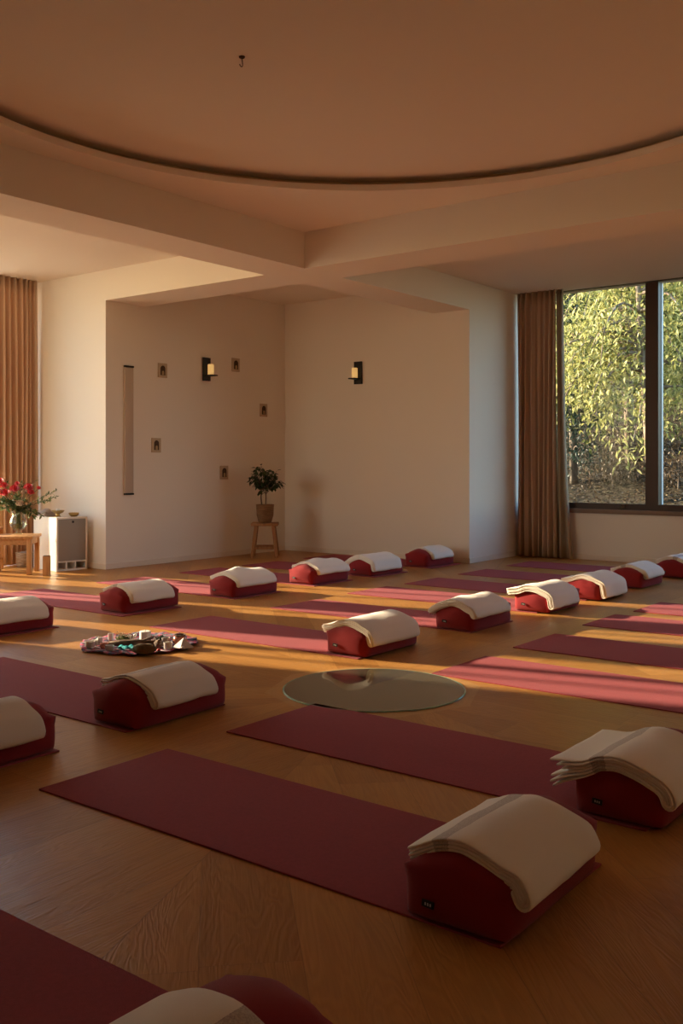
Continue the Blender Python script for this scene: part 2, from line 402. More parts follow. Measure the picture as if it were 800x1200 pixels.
# groove lining
bm = bmesh.new(); rr = []
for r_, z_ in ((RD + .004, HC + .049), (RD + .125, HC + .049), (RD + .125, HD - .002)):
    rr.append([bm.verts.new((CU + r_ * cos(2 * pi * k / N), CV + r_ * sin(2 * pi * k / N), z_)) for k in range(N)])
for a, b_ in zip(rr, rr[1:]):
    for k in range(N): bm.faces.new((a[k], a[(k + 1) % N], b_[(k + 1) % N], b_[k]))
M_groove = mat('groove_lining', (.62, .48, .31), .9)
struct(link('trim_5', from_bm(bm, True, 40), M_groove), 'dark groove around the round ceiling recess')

# crossing beams
bm = bmesh.new(); bm_box(bm, (U1, VN, HB), (U2, VB, HC)); struct(link('trim_1', from_bm(bm), M_wall), 'ceiling beam running to the left niche corner')
bm = bmesh.new(); bm_box(bm, (UN, V1, HB), (U1, V2, HC)); bm_box(bm, (U2, V1, HB), (UC, V2, HC)); struct(link('trim_2', from_bm(bm), M_wall), 'ceiling beam running to the right niche corner')
bm = bmesh.new(); bm_box(bm, (.75, VN, HB), (1.3, V1, HC)); struct(link('trim_3', from_bm(bm), M_wall))
bm = bmesh.new(); bm_box(bm, (UN, -.33, HB), (.75, .16, HC)); bm_box(bm, (1.3, -.33, HB), (U1, .16, HC)); struct(link('trim_4', from_bm(bm), M_wall))

# skirting boards
def skirt(name, p, q, nrm):
    bm = bmesh.new(); p = Vector(p); q = Vector(q); n = Vector(nrm)
    lo = [min(p[i], q[i], p[i] + n[i] * .012, q[i] + n[i] * .012) for i in range(2)]; hi = [max(p[i], q[i], p[i] + n[i] * .012, q[i] + n[i] * .012) for i in range(2)]
    bm_box(bm, (*lo, 0), (*hi, .06), .003); return struct(link(name, from_bm(bm), M_base))
skirt('baseboard_left', (U1, VB - .012), (U1, VT), (-1, 0)); skirt('baseboard_niche', (U1, VB), (UC, VB), (0, -1))
skirt('baseboard_back', (UC, V1 - .012), (UC, VB - .012), (-1, 0)); skirt('baseboard_return', (UC, V1), (UE, V1), (0, -1)); skirt('baseboard_window', (UE, VN), (UE, V1 - .012), (-1, 0))

# right window
wf = bmesh.new()
zs, fb = .605, .675
bm_box(wf, (UE + .03, -.6, zs), (UE + .11, V1, fb)); bm_box(wf, (UE + .03, -.6, HC - .008), (UE + .11, V1, HC))
bm_box(wf, (UE + .03, V1 - .04, fb), (UE + .11, V1, HC - .02)); bm_box(wf, (UE + .03, -.6, fb), (UE + .11, -.54, HC - .02))
for va in (3.866, 2.0, .6): bm_box(wf, (UE, va, fb), (UE + .10, va + .15, HC - .02))
w1 = struct(link('window_1', from_bm(wf), M_frame), 'large dark framed window looking onto trees')
for va in (3.866, 2.0, .6): box('mullion_cover', (UE + .10, va - .004, fb), (UE + .155, va + .10, HC - .02), M_alu, w1)
vs_ = [-.54, .6, .75, 2.0, 2.15, 3.866, 4.016, V1 - .04]
for i in range(0, 8, 2): box('glass_pane', (UE + .066, vs_[i], fb), (UE + .074, vs_[i + 1], HC - .02), M_pane, w1)
box('sill_board', (UE - .03, -.6, .555), (UE + .22, V1, zs), M_sill, w1, .004)

# ------------------------------------------------------------------ curtains
def curtain_mesh(L, H, folds, amp, seed, flare=0.0, thick=.004, top=.6):
    rnd = random.Random(seed); nx = folds * 10; nz = 14
    ph = [rnd.uniform(.7, 1.3) for _ in range(folds)]; am = [rnd.uniform(.6, 1.25) for _ in range(folds + 1)]
    acc = [0]
    for p in ph: acc.append(acc[-1] + p)
    tot = acc[-1]; V = []; F = []
    for j in range(nz + 1):
        t = j / nz; z = H * (1 - t)
        for i in range(nx + 1):
            s = i / nx * folds; k = min(int(s), folds - 1); fr = s - k
            x = (acc[k] + fr * ph[k]) / tot
            a = am[k] * (1 - fr) + am[k + 1] * fr
            w = amp * a * (top + (1 - top) * min(1, t * 3))
            y = w * sin(2 * pi * s + .5 * sin(t * 2.5 + k)) + .12 * w * sin(4 * pi * s + k)
            xx = x * L + .012 * sin(t * 4 + k * 1.7) * (t)
            xx += flare * (t ** 2.2) * x
            V.append((xx, y + .01 * t * sin(k * 2.1), z))
    W = nx + 1
    for j in range(nz):
        for i in range(nx): F.append((j * W + i, j * W + i + 1, (j + 1) * W + i + 1, (j + 1) * W + i))
    me = quad_mesh(V, F)
    bm = bmesh.new(); bm.from_mesh(me); bmesh.ops.recalc_face_normals(bm, faces=bm.faces)
    bmesh.ops.solidify(bm, geom=bm.faces[:], thickness=thick); me2 = bpy.data.meshes.new('m'); bm.to_mesh(me2); bm.free(); me2.shade_smooth(); return me2

c = link('curtain', curtain_mesh(.56, HC - .008, 8, .05, 3), M_curt); c.location = (6.12, VT - .12, .01)
tag(c, 'taupe pleated curtain at the far left, behind the flowers', 'curtain')
for a_, b_, lb in ((3.46, 4.31, 'added unseen cream voile spreading sunlight at the middle garden door'), (4.66, 5.12, 'added unseen cream voile spreading sunlight between the middle and right garden doors')):
    c = link('added_voile', curtain_mesh(b_ - a_, HC - .012, int((b_ - a_) * 14), .03, int(a_ * 10)), M_voile); c.location = (a_, VT - .06, .01); tag(c, lb, 'curtain')  # unseen panels added to glow in the sun and brighten the left bay
c = link('curtain', curtain_mesh(.51, HC - .008, 7, .05, 11), M_curt); c.rotation_euler = (0, 0, -pi / 2); c.location = (UE - .13, V1 - .035, .01)
tag(c, 'brown pleated curtain drawn aside at the left of the big window', 'curtain')
c = link('curtain', curtain_mesh(.085, HC - .008, 2, .03, 5, flare=.13), M_sheer); c.rotation_euler = (0, 0, -pi / 2); c.location = (UE - .10, 5.07, .008)
tag(c, 'narrow pale curtain lining against the window glass, spreading at the floor', 'curtain')

# ------------------------------------------------------------------ mats
MT = .006
def yoga_mat(u0, v1, label, L=1.83, W=.605, rz=0.0):
    bm = bmesh.new(); bm_box(bm, (0, -L, 0), (W, 0, MT), .002)
    o = link('yoga_mat', from_bm(bm), M_mat); o.location = (u0, v1, 0); o.rotation_euler = (0, 0, rz)
    return tag(o, label, 'yoga mat', 'burgundy yoga mats on the floor')
yoga_mat(.835, 2.93, 'burgundy mat cut off at the bottom left of the picture')
yoga_mat(2.055, 2.935, 'wide burgundy mat in the foreground under the large bolster at lower right')
yoga_mat(2.985, 2.925, 'burgundy mat just in front of the round floor glass')
yoga_mat(4.49, 2.84, 'sunlit pink mat with a dark shadow line, right of the round floor glass')
yoga_mat(5.44, 2.84, 'shaded mat at the right edge, next behind the sunlit pink mat')
yoga_mat(6.49, 2.84, 'shaded mat at the right edge between two strips of sunlit floor')
yoga_mat(7.33, 2.79, 'pink sunlit mat furthest back at the right edge')
yoga_mat(1.775, 5.09, 'mat corner peeking from under the bolster cut off at the left edge')
yoga_mat(2.715, 5.09, 'burgundy mat at the left edge in front of the round patterned cloth')
yoga_mat(4.56, 5.22, 'half sunlit mat just behind the patterned cloth, left of the centre bolster')
yoga_mat(5.74, 5.14, 'mat with a pink front edge running left from the second centre bolster')
yoga_mat(6.79, 5.17, 'sunlit pink mat behind the second centre bolster')
yoga_mat(7.66, 5.15, 'dark mat left of the bolster whose blanket drapes to the floor')
yoga_mat(8.65, 5.15, 'dark mat left of the shaded bolster near the window wall')
yoga_mat(9.70, 5.15, 'dark mat under the window beside the brown curtain')
yoga_mat(3.56, 7.54, 'mat under the bolster at the left edge, in front of the flower table')
yoga_mat(4.74, 7.56, 'striped sunlit mat at the left edge, behind the left bolster')
yoga_mat(5.92, 7.54, 'mat with a pink edge in front of the white cabinet wall corner')
yoga_mat(6.99, 7.54, 'shaded mat along the foot of the niche wall')
yoga_mat(7.90, 7.50, 'small distant mat in front of the plant stool')
yoga_mat(8.95, 7.48, 'furthest mat, a dark strip at the foot of the niche back wall')

# ------------------------------------------------------------------ bolsters and blankets
HW, ZS, ZC, BL = .152, .125, .203, .60
def ztop(v, zc=ZC): return ZS + (zc - ZS) * max(0.0, 1 - abs(v / HW) ** 2.2)
def bolster_mesh(seed):
    rnd = random.Random(seed); n = 16; nz = 8; bm = bmesh.new(); idx = {}
    def P(i, j, k):
        key = (i, j, k)
        if key in idx: return idx[key]
        a, b, c = 2 * i / n - 1, 2 * j / n - 1, k / nz
        hw = HW * (1 - .05 * abs(a) ** 5); zc = ZC - .035 * abs(a) ** 5
        v = b * hw * (1 + .05 * sin(pi * c) * (1 - a * a)); zt = ZS + (zc - ZS) * (1 - abs(b) ** 2.2)
        bulge = .022 * (1 - b * b) * sin(pi * min(1, c))
        u = a * (BL / 2 - .012) + (bulge if i == n else -bulge if i == 0 else bulge * a)
        co = Vector((u, v, c * zt))
        # gather creases that run from the end seams
        if 0 < k: co.z += .004 * sin(b * 9 + seed) * abs(a) ** 4 * c
        co += noise.noise_vector(Vector((u * 9 + seed * 3.1, v * 9, co.z * 9))) * .004 * (1 if k else .0)
        idx[key] = bm.verts.new(co); return idx[key]
    for i in range(n):
        for j in range(n):
            bm.faces.new((P(i, j, nz), P(i + 1, j, nz), P(i + 1, j + 1, nz), P(i, j + 1, nz))); bm.faces.new((P(i, j, 0), P(i, j + 1, 0), P(i + 1, j + 1, 0), P(i + 1, j, 0)))
    for i in range(n):
        for k in range(nz):
            bm.faces.new((P(i, 0, k), P(i + 1, 0, k), P(i + 1, 0, k + 1), P(i, 0, k + 1))); bm.faces.new((P(i, n, k), P(i, n, k + 1), P(i + 1, n, k + 1), P(i + 1, n, k)))
    for j in range(n):
        for k in range(nz):
            bm.faces.new((P(0, j, k), P(0, j, k + 1), P(0, j + 1, k + 1), P(0, j + 1, k))); bm.faces.new((P(n, j, k), P(n, j + 1, k), P(n, j + 1, k + 1), P(n, j, k + 1)))
    keep = {v: v.co.copy() for v in bm.verts}
    cor = [idx[(i, j, nz)] for i in (0, n) for j in (0, n)]
    for _ in range(3): bmesh.ops.smooth_vert(bm, verts=bm.verts[:], factor=.5, use_axis_x=True, use_axis_y=True, use_axis_z=True)
    for v in cor:       # pinched seam corners
        v.co = v.co.lerp(keep[v], .75) + Vector((0, 0, .008))
        for e in v.link_edges:
            w = e.other_vert(v); w.co = w.co.lerp(keep[w], .45) + Vector((0, 0, .003))
    for v in bm.verts:
        if v.co.z < .0: v.co.z = 0
    zmin = min(v.co.z for v in bm.verts)
    for v in bm.verts: v.co.z -= zmin
    return from_bm(bm, True)
BOL = [bolster_mesh(s) for s in (1, 2, 3, 4)]
for b_ in BOL: b_.materials.append(M_bol)
bm = bmesh.new(); bm_box(bm, (-.002, -.017, -.009), (.002, .017, .009), .001); TAGM = from_bm(bm); TAGM.materials.append(M_tag)
bm = bmesh.new()
for q in (-.008, -.001, .006): bm_box(bm, (-.0026, q - .002, -.0035), (-.0018, q + .002, .0035))
PRM = from_bm(bm); PRM.materials.append(M_tagp)

def bolster(u0, vc, rz, i, label, tagged=True, z=MT):
    o = link('bolster', BOL[i % 4]); o.location = (u0 + BL / 2, vc, z); o.rotation_euler = (0, 0, rz)
    tag(o, label, 'bolster', 'red bolsters on the mats')
    if tagged:
        t = link('label_tag', TAGM, None, o); t.location = (-BL / 2 - .013, .055, .06); t.rotation_euler = (.1, 0, .05); t['label'] = 'small black fabric tag'
        link('tag_print', PRM, None, t)
    return o

def catmull(pts, m=9):
    out_ = []; P = [pts[0]] + pts + [pts[-1]]
    for i in range(1, len(P) - 2):
        for k in range(m):
            t = k / m; p0, p1, p2, p3 = (Vector(q) for q in P[i - 1:i + 3])
            out_.append(.5 * ((2 * p1) + (p2 - p0) * t + (2 * p0 - 5 * p1 + 4 * p2 - p3) * t * t + (3 * p1 - p0 - 3 * p2 + p3) * t ** 3))
    out_.append(Vector(pts[-1])); return out_

def blanket_mesh(w, dl, dr, seed, layers=6, t=.0085, stripe=None, leftover=.0, skew=0.0, fan=0.0, lump=0.0):
    """a wool blanket folded in layers and laid over a bolster; profile in the v-z plane, folded edge on the right (-v)"""
    rnd = random.Random(seed); h = HW
    pts = []
    if dl > 0: pts += [(h + .050, ZS - dl), (h + .034, ZS + .01)]
    else: pts += [(h + .02 + leftover, ZS + .035 + leftover * .12)]
    pts += [(h * .78, ztop(h * .78) + .018), (h * .4, ztop(h * .4) + .007), (0, ZC + .006), (-h * .4, ztop(h * .4) + .007), (-h * .78, ztop(h * .78) + .020), (-h - .012, ZS + .033), (-h - .036, ZS + .002)]
    if dr > .03: pts += [(-h - .048, ZS - dr * .6), (-h - .056, ZS - dr)]
    else: pts += [(-h - .050, ZS - .022 - dr)]
    C = catmull(pts, 7); n = len(C)
    acc = [0]
    for a, b in zip(C, C[1:]): acc.append(acc[-1] + (b - a).length)
    tot = acc[-1]
    def at(s):
        s = max(0, min(tot, s)); i = 0
        while i < n - 2 and acc[i + 1] < s: i += 1
        f = (s - acc[i]) / max(1e-6, acc[i + 1] - acc[i]); p = C[i].lerp(C[i + 1], f)
        d = (C[min(i + 2, n - 1)] - C[max(i - 1, 0)]).normalized(); return p, Vector((d.y, -d.x)) * -1   # outward normal
    V = []; F = []; UVv = []
    half = layers // 2; H = layers * t
    for r in range(half):
        lo, hi = r, layers - 1 - r
        # path of (s, offset): lower layer left to right, half turn, upper layer back to the left
        path = []
        s0 = rnd.uniform(0, .012) + (fan * .02 * r); s1 = tot - H * .55 + (half - 1 - r) * 0
        ns = 26; mid = (lo + hi + 1) / 2 * t; rad = (hi - lo) / 2 * t
        for k in range(ns + 1): path.append((s0 + (s1 - s0) * k / ns, (lo + .5) * t))
        for k in range(1, 7): a = -pi / 2 + pi * k / 7; path.append((s1 + rad * cos(a), mid + rad * sin(a)))
        s0b = rnd.uniform(0, .014)
        for k in range(ns + 1): path.append((s1 + (s0b - s1) * k / ns, (hi + .5) * t))
        mp = []
        for s, o_ in path:
            ex = max(0, s - tot); p, nn = at(s); tg = Vector((-nn.y, nn.x)) * -1
            spread = 1 + fan * 1.1 * max(0, 1 - s / (tot * .30)) ** 1.5
            q = p + nn * (o_ * spread) + (C[-1] - C[-2]).normalized() * ex
            mp.append((q, s / tot))
        m = len(mp); jl, jr = rnd.uniform(-.004, .004) - .002 * r, rnd.uniform(-.004, .004) + .002 * r
        # ribbon thickness
        prof = []
        for k in range(m):
            d = (mp[min(k + 1, m - 1)][0] - mp[max(k - 1, 0)][0]); d = d.normalized() if d.length > 1e-7 else Vector((1, 0)); prof.append((mp[k][0], Vector((d.y, -d.x)), mp[k][1]))
        def outline(h_):
            lp = [(p + nr * h_, s) for p, nr, s in prof]
            e = prof[-1]; lp.append((e[0] + Vector((-e[1].y, e[1].x)) * h_, e[2]))
            lp += [(p - nr * h_, s) for p, nr, s in reversed(prof)]
            e = prof[0]; lp.append((e[0] + Vector((e[1].y, -e[1].x)) * h_, e[2])); return lp
        full, mid_, thin = outline(t * .43), outline(t * .34), outline(t * .14)
        K = len(full); base = len(V); us = [0, .0016, .004] + [w * q / 11 for q in range(1, 11)] + [w - .004, w - .0016, w]; nu = len(us) - 1
        for iu in range(nu + 1):
            f = us[iu] / w; u = -w / 2 + jl + f * (w + jr - jl)
            for (p, s) in (thin if iu in (0, nu) else mid_ if iu in (1, nu - 1) else full):
                dz = .0065 * noise.noise(Vector((u * 5 + seed, s * 3, seed * 1.7))) + .003 * noise.noise(Vector((u * 14, s * 8 + seed, 2)))
                dz += lump * math.exp(-((u + .05) / .09) ** 2 - ((s - .35) / .12) ** 2)
                dv = skew * (f - .5) + .006 * noise.noise(Vector((u * 4, s * 2, seed + 5)))
                V.append((u, p.x + dv, p.y + dz + .002)); UVv.append((s, f))
        for iu in range(nu):
            for k in range(K): F.append((base + iu * K + k, base + iu * K + (k + 1) % K, base + (iu + 1) * K + (k + 1) % K, base + (iu + 1) * K + k))
        # caps: quads across the ribbon thickness
        for iu in (0, nu):
            b0 = base + iu * K
            for k in range(m - 1):
                q = (b0 + k, b0 + k + 1, b0 + 2 * m - 1 - k, b0 + 2 * m - k)
                F.append(q if iu else q[::-1])
            F.append((b0 + m - 1, b0 + m, b0 + m + 1) if iu else (b0 + m + 1, b0 + m, b0 + m - 1))
            F.append((b0, b0 + 2 * m, b0 + 2 * m + 1) if iu else (b0 + 2 * m + 1, b0 + 2 * m, b0))
    me = bpy.data.meshes.new('m'); me.from_pydata(V, [], F); me.shade_smooth()
    uv = me.uv_layers.new(name='UVMap')
    off = 5.0 if stripe is None else .5 - stripe
    for lp in me.loops:
        a, b = UVv[lp.vertex_index]; uv.data[lp.index].uv = (a + off, b)
    bm = bmesh.new(); bm.from_mesh(me); bmesh.ops.recalc_face_normals(bm, faces=bm.faces); bm.to_mesh(me); bm.free()
    me.materials.append(M_blk); return me

NB = [0]
def blanket(u0, vc, rz, uo, w, label, **kw):
    NB[0] += 1
    o = link('folded_blanket', blanket_mesh(w, kw.pop('dl', 0), kw.pop('dr', .03), NB[0], **kw))
    c_, s_ = cos(rz), sin(rz); lx = uo + w / 2 - BL / 2
    o.location = (u0 + BL / 2 + c_ * lx, vc + s_ * lx, MT + .001); o.rotation_euler = (0, 0, rz)
    return tag(o, label, 'blanket', 'cream blankets folded over the bolsters')

#  u0    vc    rz   mesh  bolster label / blanket(offset, width, label, options)
SETS = [
 (.80, 1.215, .0, 0, 'red bolster cut off at the bottom edge of the picture', .04, .40, 'cream blanket with a grey stripe at the bottom edge of the picture', dict(dl=.02, dr=.03, stripe=.62)),
 (2.04, 1.243, .02, 1, 'largest red bolster in the lower right foreground', .045, .435, 'cream blanket with a mauve stripe on the large foreground bolster', dict(dl=.0, dr=.035, stripe=.27, leftover=-.012)),
 (2.985, 1.195, .0, 2, 'red bolster at the right edge behind the large foreground one', .0, .44, 'striped blanket with fanned-out fold ends at the right edge', dict(dl=.0, dr=.03, stripe=.33, leftover=.055, fan=1.0)),
 (1.79, 3.42, .0, 3, 'dark red bolster cut off at the left edge of the picture, lowest there', .03, .47, 'blanket corner on the bolster cut off at the left edge, lowest there', dict(dl=.02, dr=.05)),
 (2.73, 3.385, .04, 0, 'red bolster in shade left of the round floor glass', .085, .385, 'beige looking blanket on the shaded bolster left of the floor glass', dict(dl=.0, dr=.04, stripe=.36)),
 (4.575, 3.51, .0, 1, 'red bolster in the middle, just behind the round floor glass', .03, .50, 'blanket on the bolster just behind the round floor glass', dict(dl=.0, dr=.06, leftover=.02)),
 (5.72, 3.45, .0, 2, 'red bolster right of the centre one, second back from the floor glass', .0, .50, 'puffy blanket on the second bolster back from the floor glass', dict(dl=.02, dr=.01, leftover=.03, lump=.012)),
 (6.78, 3.39, .0, 3, 'sunlit coral red bolster, the nearer of the two bright ones at right', -.01, .47, 'blanket sloping to the floor on the nearer bright coral bolster', dict(dl=.0, dr=.09, leftover=.03)),
 (7.66, 3.35, .0, 0, 'sunlit coral red bolster, the further of the two bright ones at right', .02, .46, 'blanket draped down to the floor on the further bright coral bolster', dict(dl=.0, dr=.105, leftover=.035)),
 (8.63, 3.36, .0, 1, 'shaded red bolster in front of the window wall, right of the bright ones', .06, .44, 'blanket with a tan stripe on the shaded bolster under the window', dict(dl=.0, dr=.02, stripe=.30)),
 (9.66, 3.30, .0, 2, 'distant red bolster cut off at the right edge below the window', .05, .45, 'blanket on the distant bolster cut off at the right edge', dict(dl=.0, dr=.02, stripe=.5)),
 (3.57, 5.90, .0, 3, 'red bolster cut off at the left edge, the further one, by a striped mat', .03, .48, 'white blanket on the further bolster cut off at the left edge', dict(dl=.02, dr=.03)),
 (4.80, 5.95, .0, 0, 'red bolster at left just behind the patterned cloth', .07, .42, 'beige blanket on the bolster just behind the patterned cloth', dict(dl=.0, dr=.03, stripe=.35)),
 (5.92, 5.88, .0, 1, 'red bolster with a crumpled half sunlit blanket, left of the plant stool', .05, .47, 'crumpled blanket with a bright sunlit patch, left of the plant stool', dict(dl=.0, dr=.01, lump=.03)),
 (7.0, 5.90, .0, 2, 'red bolster with sunlit end, right in front of the plant stool', .08, .47, 'blanket with a rolled fold on the bolster in front of the plant stool', dict(dl=.0, dr=.01, lump=.02)),
 (7.90, 5.86, .0, 3, 'small red bolster in the row along the niche, second from its right end', .0, .48, 'smooth blanket covering most of the second bolster from the niche row end', dict(dl=.02, dr=.075)),
 (8.95, 5.87, .0, 0, 'furthest red bolster, by the corner of the niche and the bluish wall', .09, .42, 'blanket on the furthest bolster by the niche corner', dict(dl=.0, dr=.02)),
]
for (u0, vc, rz, i, bl, uo, w, kl, kw) in SETS:
    bolster(u0, vc, rz, i, bl); blanket(u0, vc, rz, uo, w, kl, **kw)

# ------------------------------------------------------------------ round glass in the floor
g = empty('floor_glass', (CU, CV, 0)); tag(g, 'round dark reflective glass set in the middle of the floor', 'floor glass')
bm = bmesh.new(); bm_lathe(bm, [(0, .006), (.458, .006), (.458, .001), (0, .001)], 96); link('glass_plate', from_bm(bm, True, 30), M_mirror, g)
bm = bmesh.new(); bm_lathe(bm, [(.4585, .001), (.4585, .0062), (.463, .0066), (.467, .004), (.467, .001), (.4585, .001)], 96); link('glass_rim', from_bm(bm, True, 30), M_gedge, g)

# ------------------------------------------------------------------ altar cloth and what lies on it
AX, AY = 4.085, 4.775
def altar_cloth():
    V = [(0, 0, .010)]; F = []; n = 72; rings = [.08, .16, .22, .27, .31, .345, .365]
    for i, r_ in enumerate(rings):
        for k in range(n):
            a = 2 * pi * k / n; t = r_ / .365
            rr_ = r_ * (1 + .03 * sin(7 * a) * t * t + .025 * sin(13 * a + 1) * t ** 3)
            z = .010 + .008 * t ** 4 * (1 + sin(16 * a + 2 * sin(3 * a))) * .8 + .004 * noise.noise(Vector((cos(a) * 4, sin(a) * 4, r_ * 9)))
            V.append((rr_ * cos(a), rr_ * sin(a), z))
    for k in range(n): F.append((0, 1 + k, 1 + (k + 1) % n))
    for i in range(len(rings) - 1):
        for k in range(n):
            a, b = 1 + i * n + k, 1 + i * n + (k + 1) % n; F.append((a, a + n, b + n, b))
    me = quad_mesh(V, F); bm = bmesh.new(); bm.from_mesh(me); bmesh.ops.recalc_face_normals(bm, faces=bm.faces)
    bmesh.ops.solidify(bm, geom=bm.faces[:], thickness=.006); 
    zmin = min(v.co.z for v in bm.verts)
    for v in bm.verts: v.co.z -= zmin
    me2 = bpy.data.meshes.new('m'); bm.to_mesh(me2); bm.free(); me2.shade_smooth(); return me2
o = link('altar_cloth', altar_cloth(), M_altar); o.location = (AX, AY, .001); tag(o, 'round woven patterned cloth lying on the floor at left', 'cloth')
AZ = .012
def rock(name, m, loc, size, seed, rough=.25, sub=3):
    bm = bmesh.new(); bmesh.ops.create_icosphere(bm, subdivisions=sub, radius=1)
    for v in bm.verts:
        v.co *= 1 + rough * noise.noise(v.co * 1.6 + Vector((seed * 3.3, seed, 0))) + rough * .4 * noise.noise(v.co * 4 + Vector((seed, 0, seed)))
        v.co = Vector((v.co.x * size[0], v.co.y * size[1], v.co.z * size[2]))
    zm = min(v.co.z for v in bm.verts)
    for v in bm.verts: v.co.z -= zm + size[2] * .12; v.co.z = max(v.co.z, 0)
    o = link(name, from_bm(bm, True), m); o.location = loc; return o
def gem(bm, r_, h_, n=6, base=0.0, tip=.35, c=(0, 0, 0), tilt=None):
    mt = Matrix.Translation(c) @ (tilt or Matrix())
    ring = [[bm.verts.new(mt @ Vector((r_ * q * cos(2 * pi * k / n), r_ * q * sin(2 * pi * k / n), z))) for k in range(n)] for q, z in ((1, base), (1, base + h_ * (1 - tip)))]
    top = bm.verts.new(mt @ Vector((0, 0, base + h_)))
    for k in range(n): bm.faces.new((ring[0][k], ring[0][(k + 1) % n], ring[1][(k + 1) % n], ring[1][k])); bm.faces.new((ring[1][k], ring[1][(k + 1) % n], top))
    bm.faces.new(ring[0][::-1])
# white pillar candle
cd = empty('pillar_candle', (4.15, 4.79, AZ)); tag(cd, 'bright white candle standing at the back of the patterned cloth', 'candle')
lathe('wax', [(0, 0), (.036, 0), (.037, .01), (.036, .062), (.030, .065), (.012, .058), (0, .058)], M_wax, cd, 20)
bm = bmesh.new(); bm_tube(bm, [(0, 0, .058), (.001, 0, .07), (.003, 0, .075)], .0015, 6); link('wick', from_bm(bm), M_black, cd)
# rose glass jar with dark lid
jr = empty('glass_jar', (4.19, 4.51, AZ)); tag(jr, 'round rose-brown glass jar with dark rim at the right of the patterned cloth', 'jar')
lathe('bowl', [(0, 0), (.025, 0), (.041, .015), (.046, .033), (.040, .052), (.033, .060), (.030, .060), (.037, .05), (.042, .033), (.036, .016), (0, .006)], M_rose, jr, 20)
lathe('rim', [(.030, .060), (.036, .060), (.037, .068), (.031, .069), (.030, .060)], M_drift, jr, 20)
# quartz pyramid
bm = bmesh.new(); gem(bm, .065, .062, 4, 0, .93); o = link('quartz_pyramid', from_bm(bm), M_quartz); o.location = (4.15, 4.435, AZ); o.rotation_euler = (0, 0, .5); tag(o, 'pale quartz pyramid at the right side of the patterned cloth', 'crystal')
# driftwood
bm = bmesh.new(); bm_tube(bm, [(-.17, .035, .03), (-.09, .02, .034), (0, 0, .036), (.08, -.015, .037), (.15, -.03, .034)], [.013, .022, .024, .019, .015], 9)
bm_tube(bm, [(.05, -.012, .045), (.09, .03, .055), (.11, .07, .06)], [.013, .010, .005], 7)
for v in bm.verts: v.co += noise.noise_vector(v.co * 25) * .004
zm = min(v.co.z for v in bm.verts)
for v in bm.verts: v.co.z -= zm
o = link('driftwood', from_bm(bm, True), M_drift); o.location = (3.985, 4.69, AZ); o.rotation_euler = (0, 0, -.75); tag(o, 'grey brown driftwood stick lying across the patterned cloth', 'driftwood')
o = rock('stone', M_stone, (3.875, 4.475, AZ), (.075, .045, .032), 3); o.rotation_euler = (0, 0, -.85); tag(o, 'flat olive brown stone at the front edge of the patterned cloth', 'stone')
o = rock('dark_stone', M_drift, (4.045, 4.545, AZ), (.028, .03, .026), 6); tag(o, 'dark brown stone between driftwood and glass jar', 'stone')
# turquoise scarf, small ruffled cloth
V = []; F = []
for i in range(11):
    for j in range(7): V.append(((i / 10 - .5) * .11, (j / 6 - .5) * .055, .012 + .008 * sin(i * 1.3 + j) + .006 * cos(j * 2 + i * .4)))
for i in range(10):
    for j in range(6): F.append((i * 7 + j, i * 7 + j + 1, (i + 1) * 7 + j + 1, (i + 1) * 7 + j))
bm = bmesh.new(); bm.from_mesh(quad_mesh(V, F)); bmesh.ops.solidify(bm, geom=bm.faces[:], thickness=.003)
o = link('small_scarf', from_bm(bm, True), M_turq); o.location = (3.89, 4.655, AZ - .0); o.rotation_euler = (0, 0, -.8); tag(o, 'small crumpled turquoise scarf at the front of the patterned cloth', 'scarf')
# glass tealight holders
def votive(x, y, m, label, r_=.026, h_=.042, wax=True):
    e = empty('tealight_holder', (x, y, AZ)); tag(e, label, 'candle holder', 'tealight holders on the patterned cloth')
    lathe('glass_cup', [(0, 0), (r_ * .8, 0), (r_, .008), (r_ * 1.05, h_), (r_ * .96, h_), (r_ * .9, .010), (0, .006)], m, e, 16)
    if wax: lathe('wax', [(0, .007), (r_ * .84, .011), (r_ * .84, h_ * .5), (0, h_ * .5)], M_wax, e, 14)
    return e
votive(3.79, 4.885, M_crys, 'clear glass tealight holder at the left of the patterned cloth', .03, .04)
votive(3.83, 4.80, M_rose, 'rose tealight holder at the left of the patterned cloth', .024, .032)
votive(3.80, 4.71, M_crys, 'pinkish clear tealight holder left of the turquoise scarf', .026, .034)
votive(4.05, 4.465, M_crys, 'white tealight holder in front of the rose-brown jar', .026, .045)
votive(4.145, 4.59, M_crys, 'clear tealight holder behind the dark stone', .026, .045)
votive(4.03, 4.985, M_wax, 'small white tealight holder at the back left of the patterned cloth', .017, .045, False)
# crystal clusters
def cluster(x, y, seed, n, m, label, s=1.0):
    r = random.Random(seed); bm = bmesh.new()
    for _ in range(n):
        a = r.uniform(0, 2 * pi); d = r.uniform(0, .03) * s; tl = Matrix.Rotation(r.uniform(-.6, .6), 4, 'X') @ Matrix.Rotation(r.uniform(-.6, .6), 4, 'Y')
        gem(bm, r.uniform(.006, .012) * s, r.uniform(.025, .05) * s, 6, 0, .3, (d * cos(a), d * sin(a), .004), tl)
    zm = min(v.co.z for v in bm.verts)
    for v in bm.verts: v.co.z -= zm
    o = link('crystal_cluster', from_bm(bm), m); o.location = (x, y, AZ); return tag(o, label, 'crystal', 'crystals on the patterned cloth')
cluster(3.865, 4.91, 1, 12, M_quartz, 'pale crystal cluster near the left edge of the patterned cloth', 1.1)
cluster(4.10, 4.89, 2, 9, M_quartz, 'small pale crystal cluster behind the flower bunch')
cluster(4.11, 4.66, 4, 8, M_quartz, 'small grey crystal cluster right of the white candle', .9)
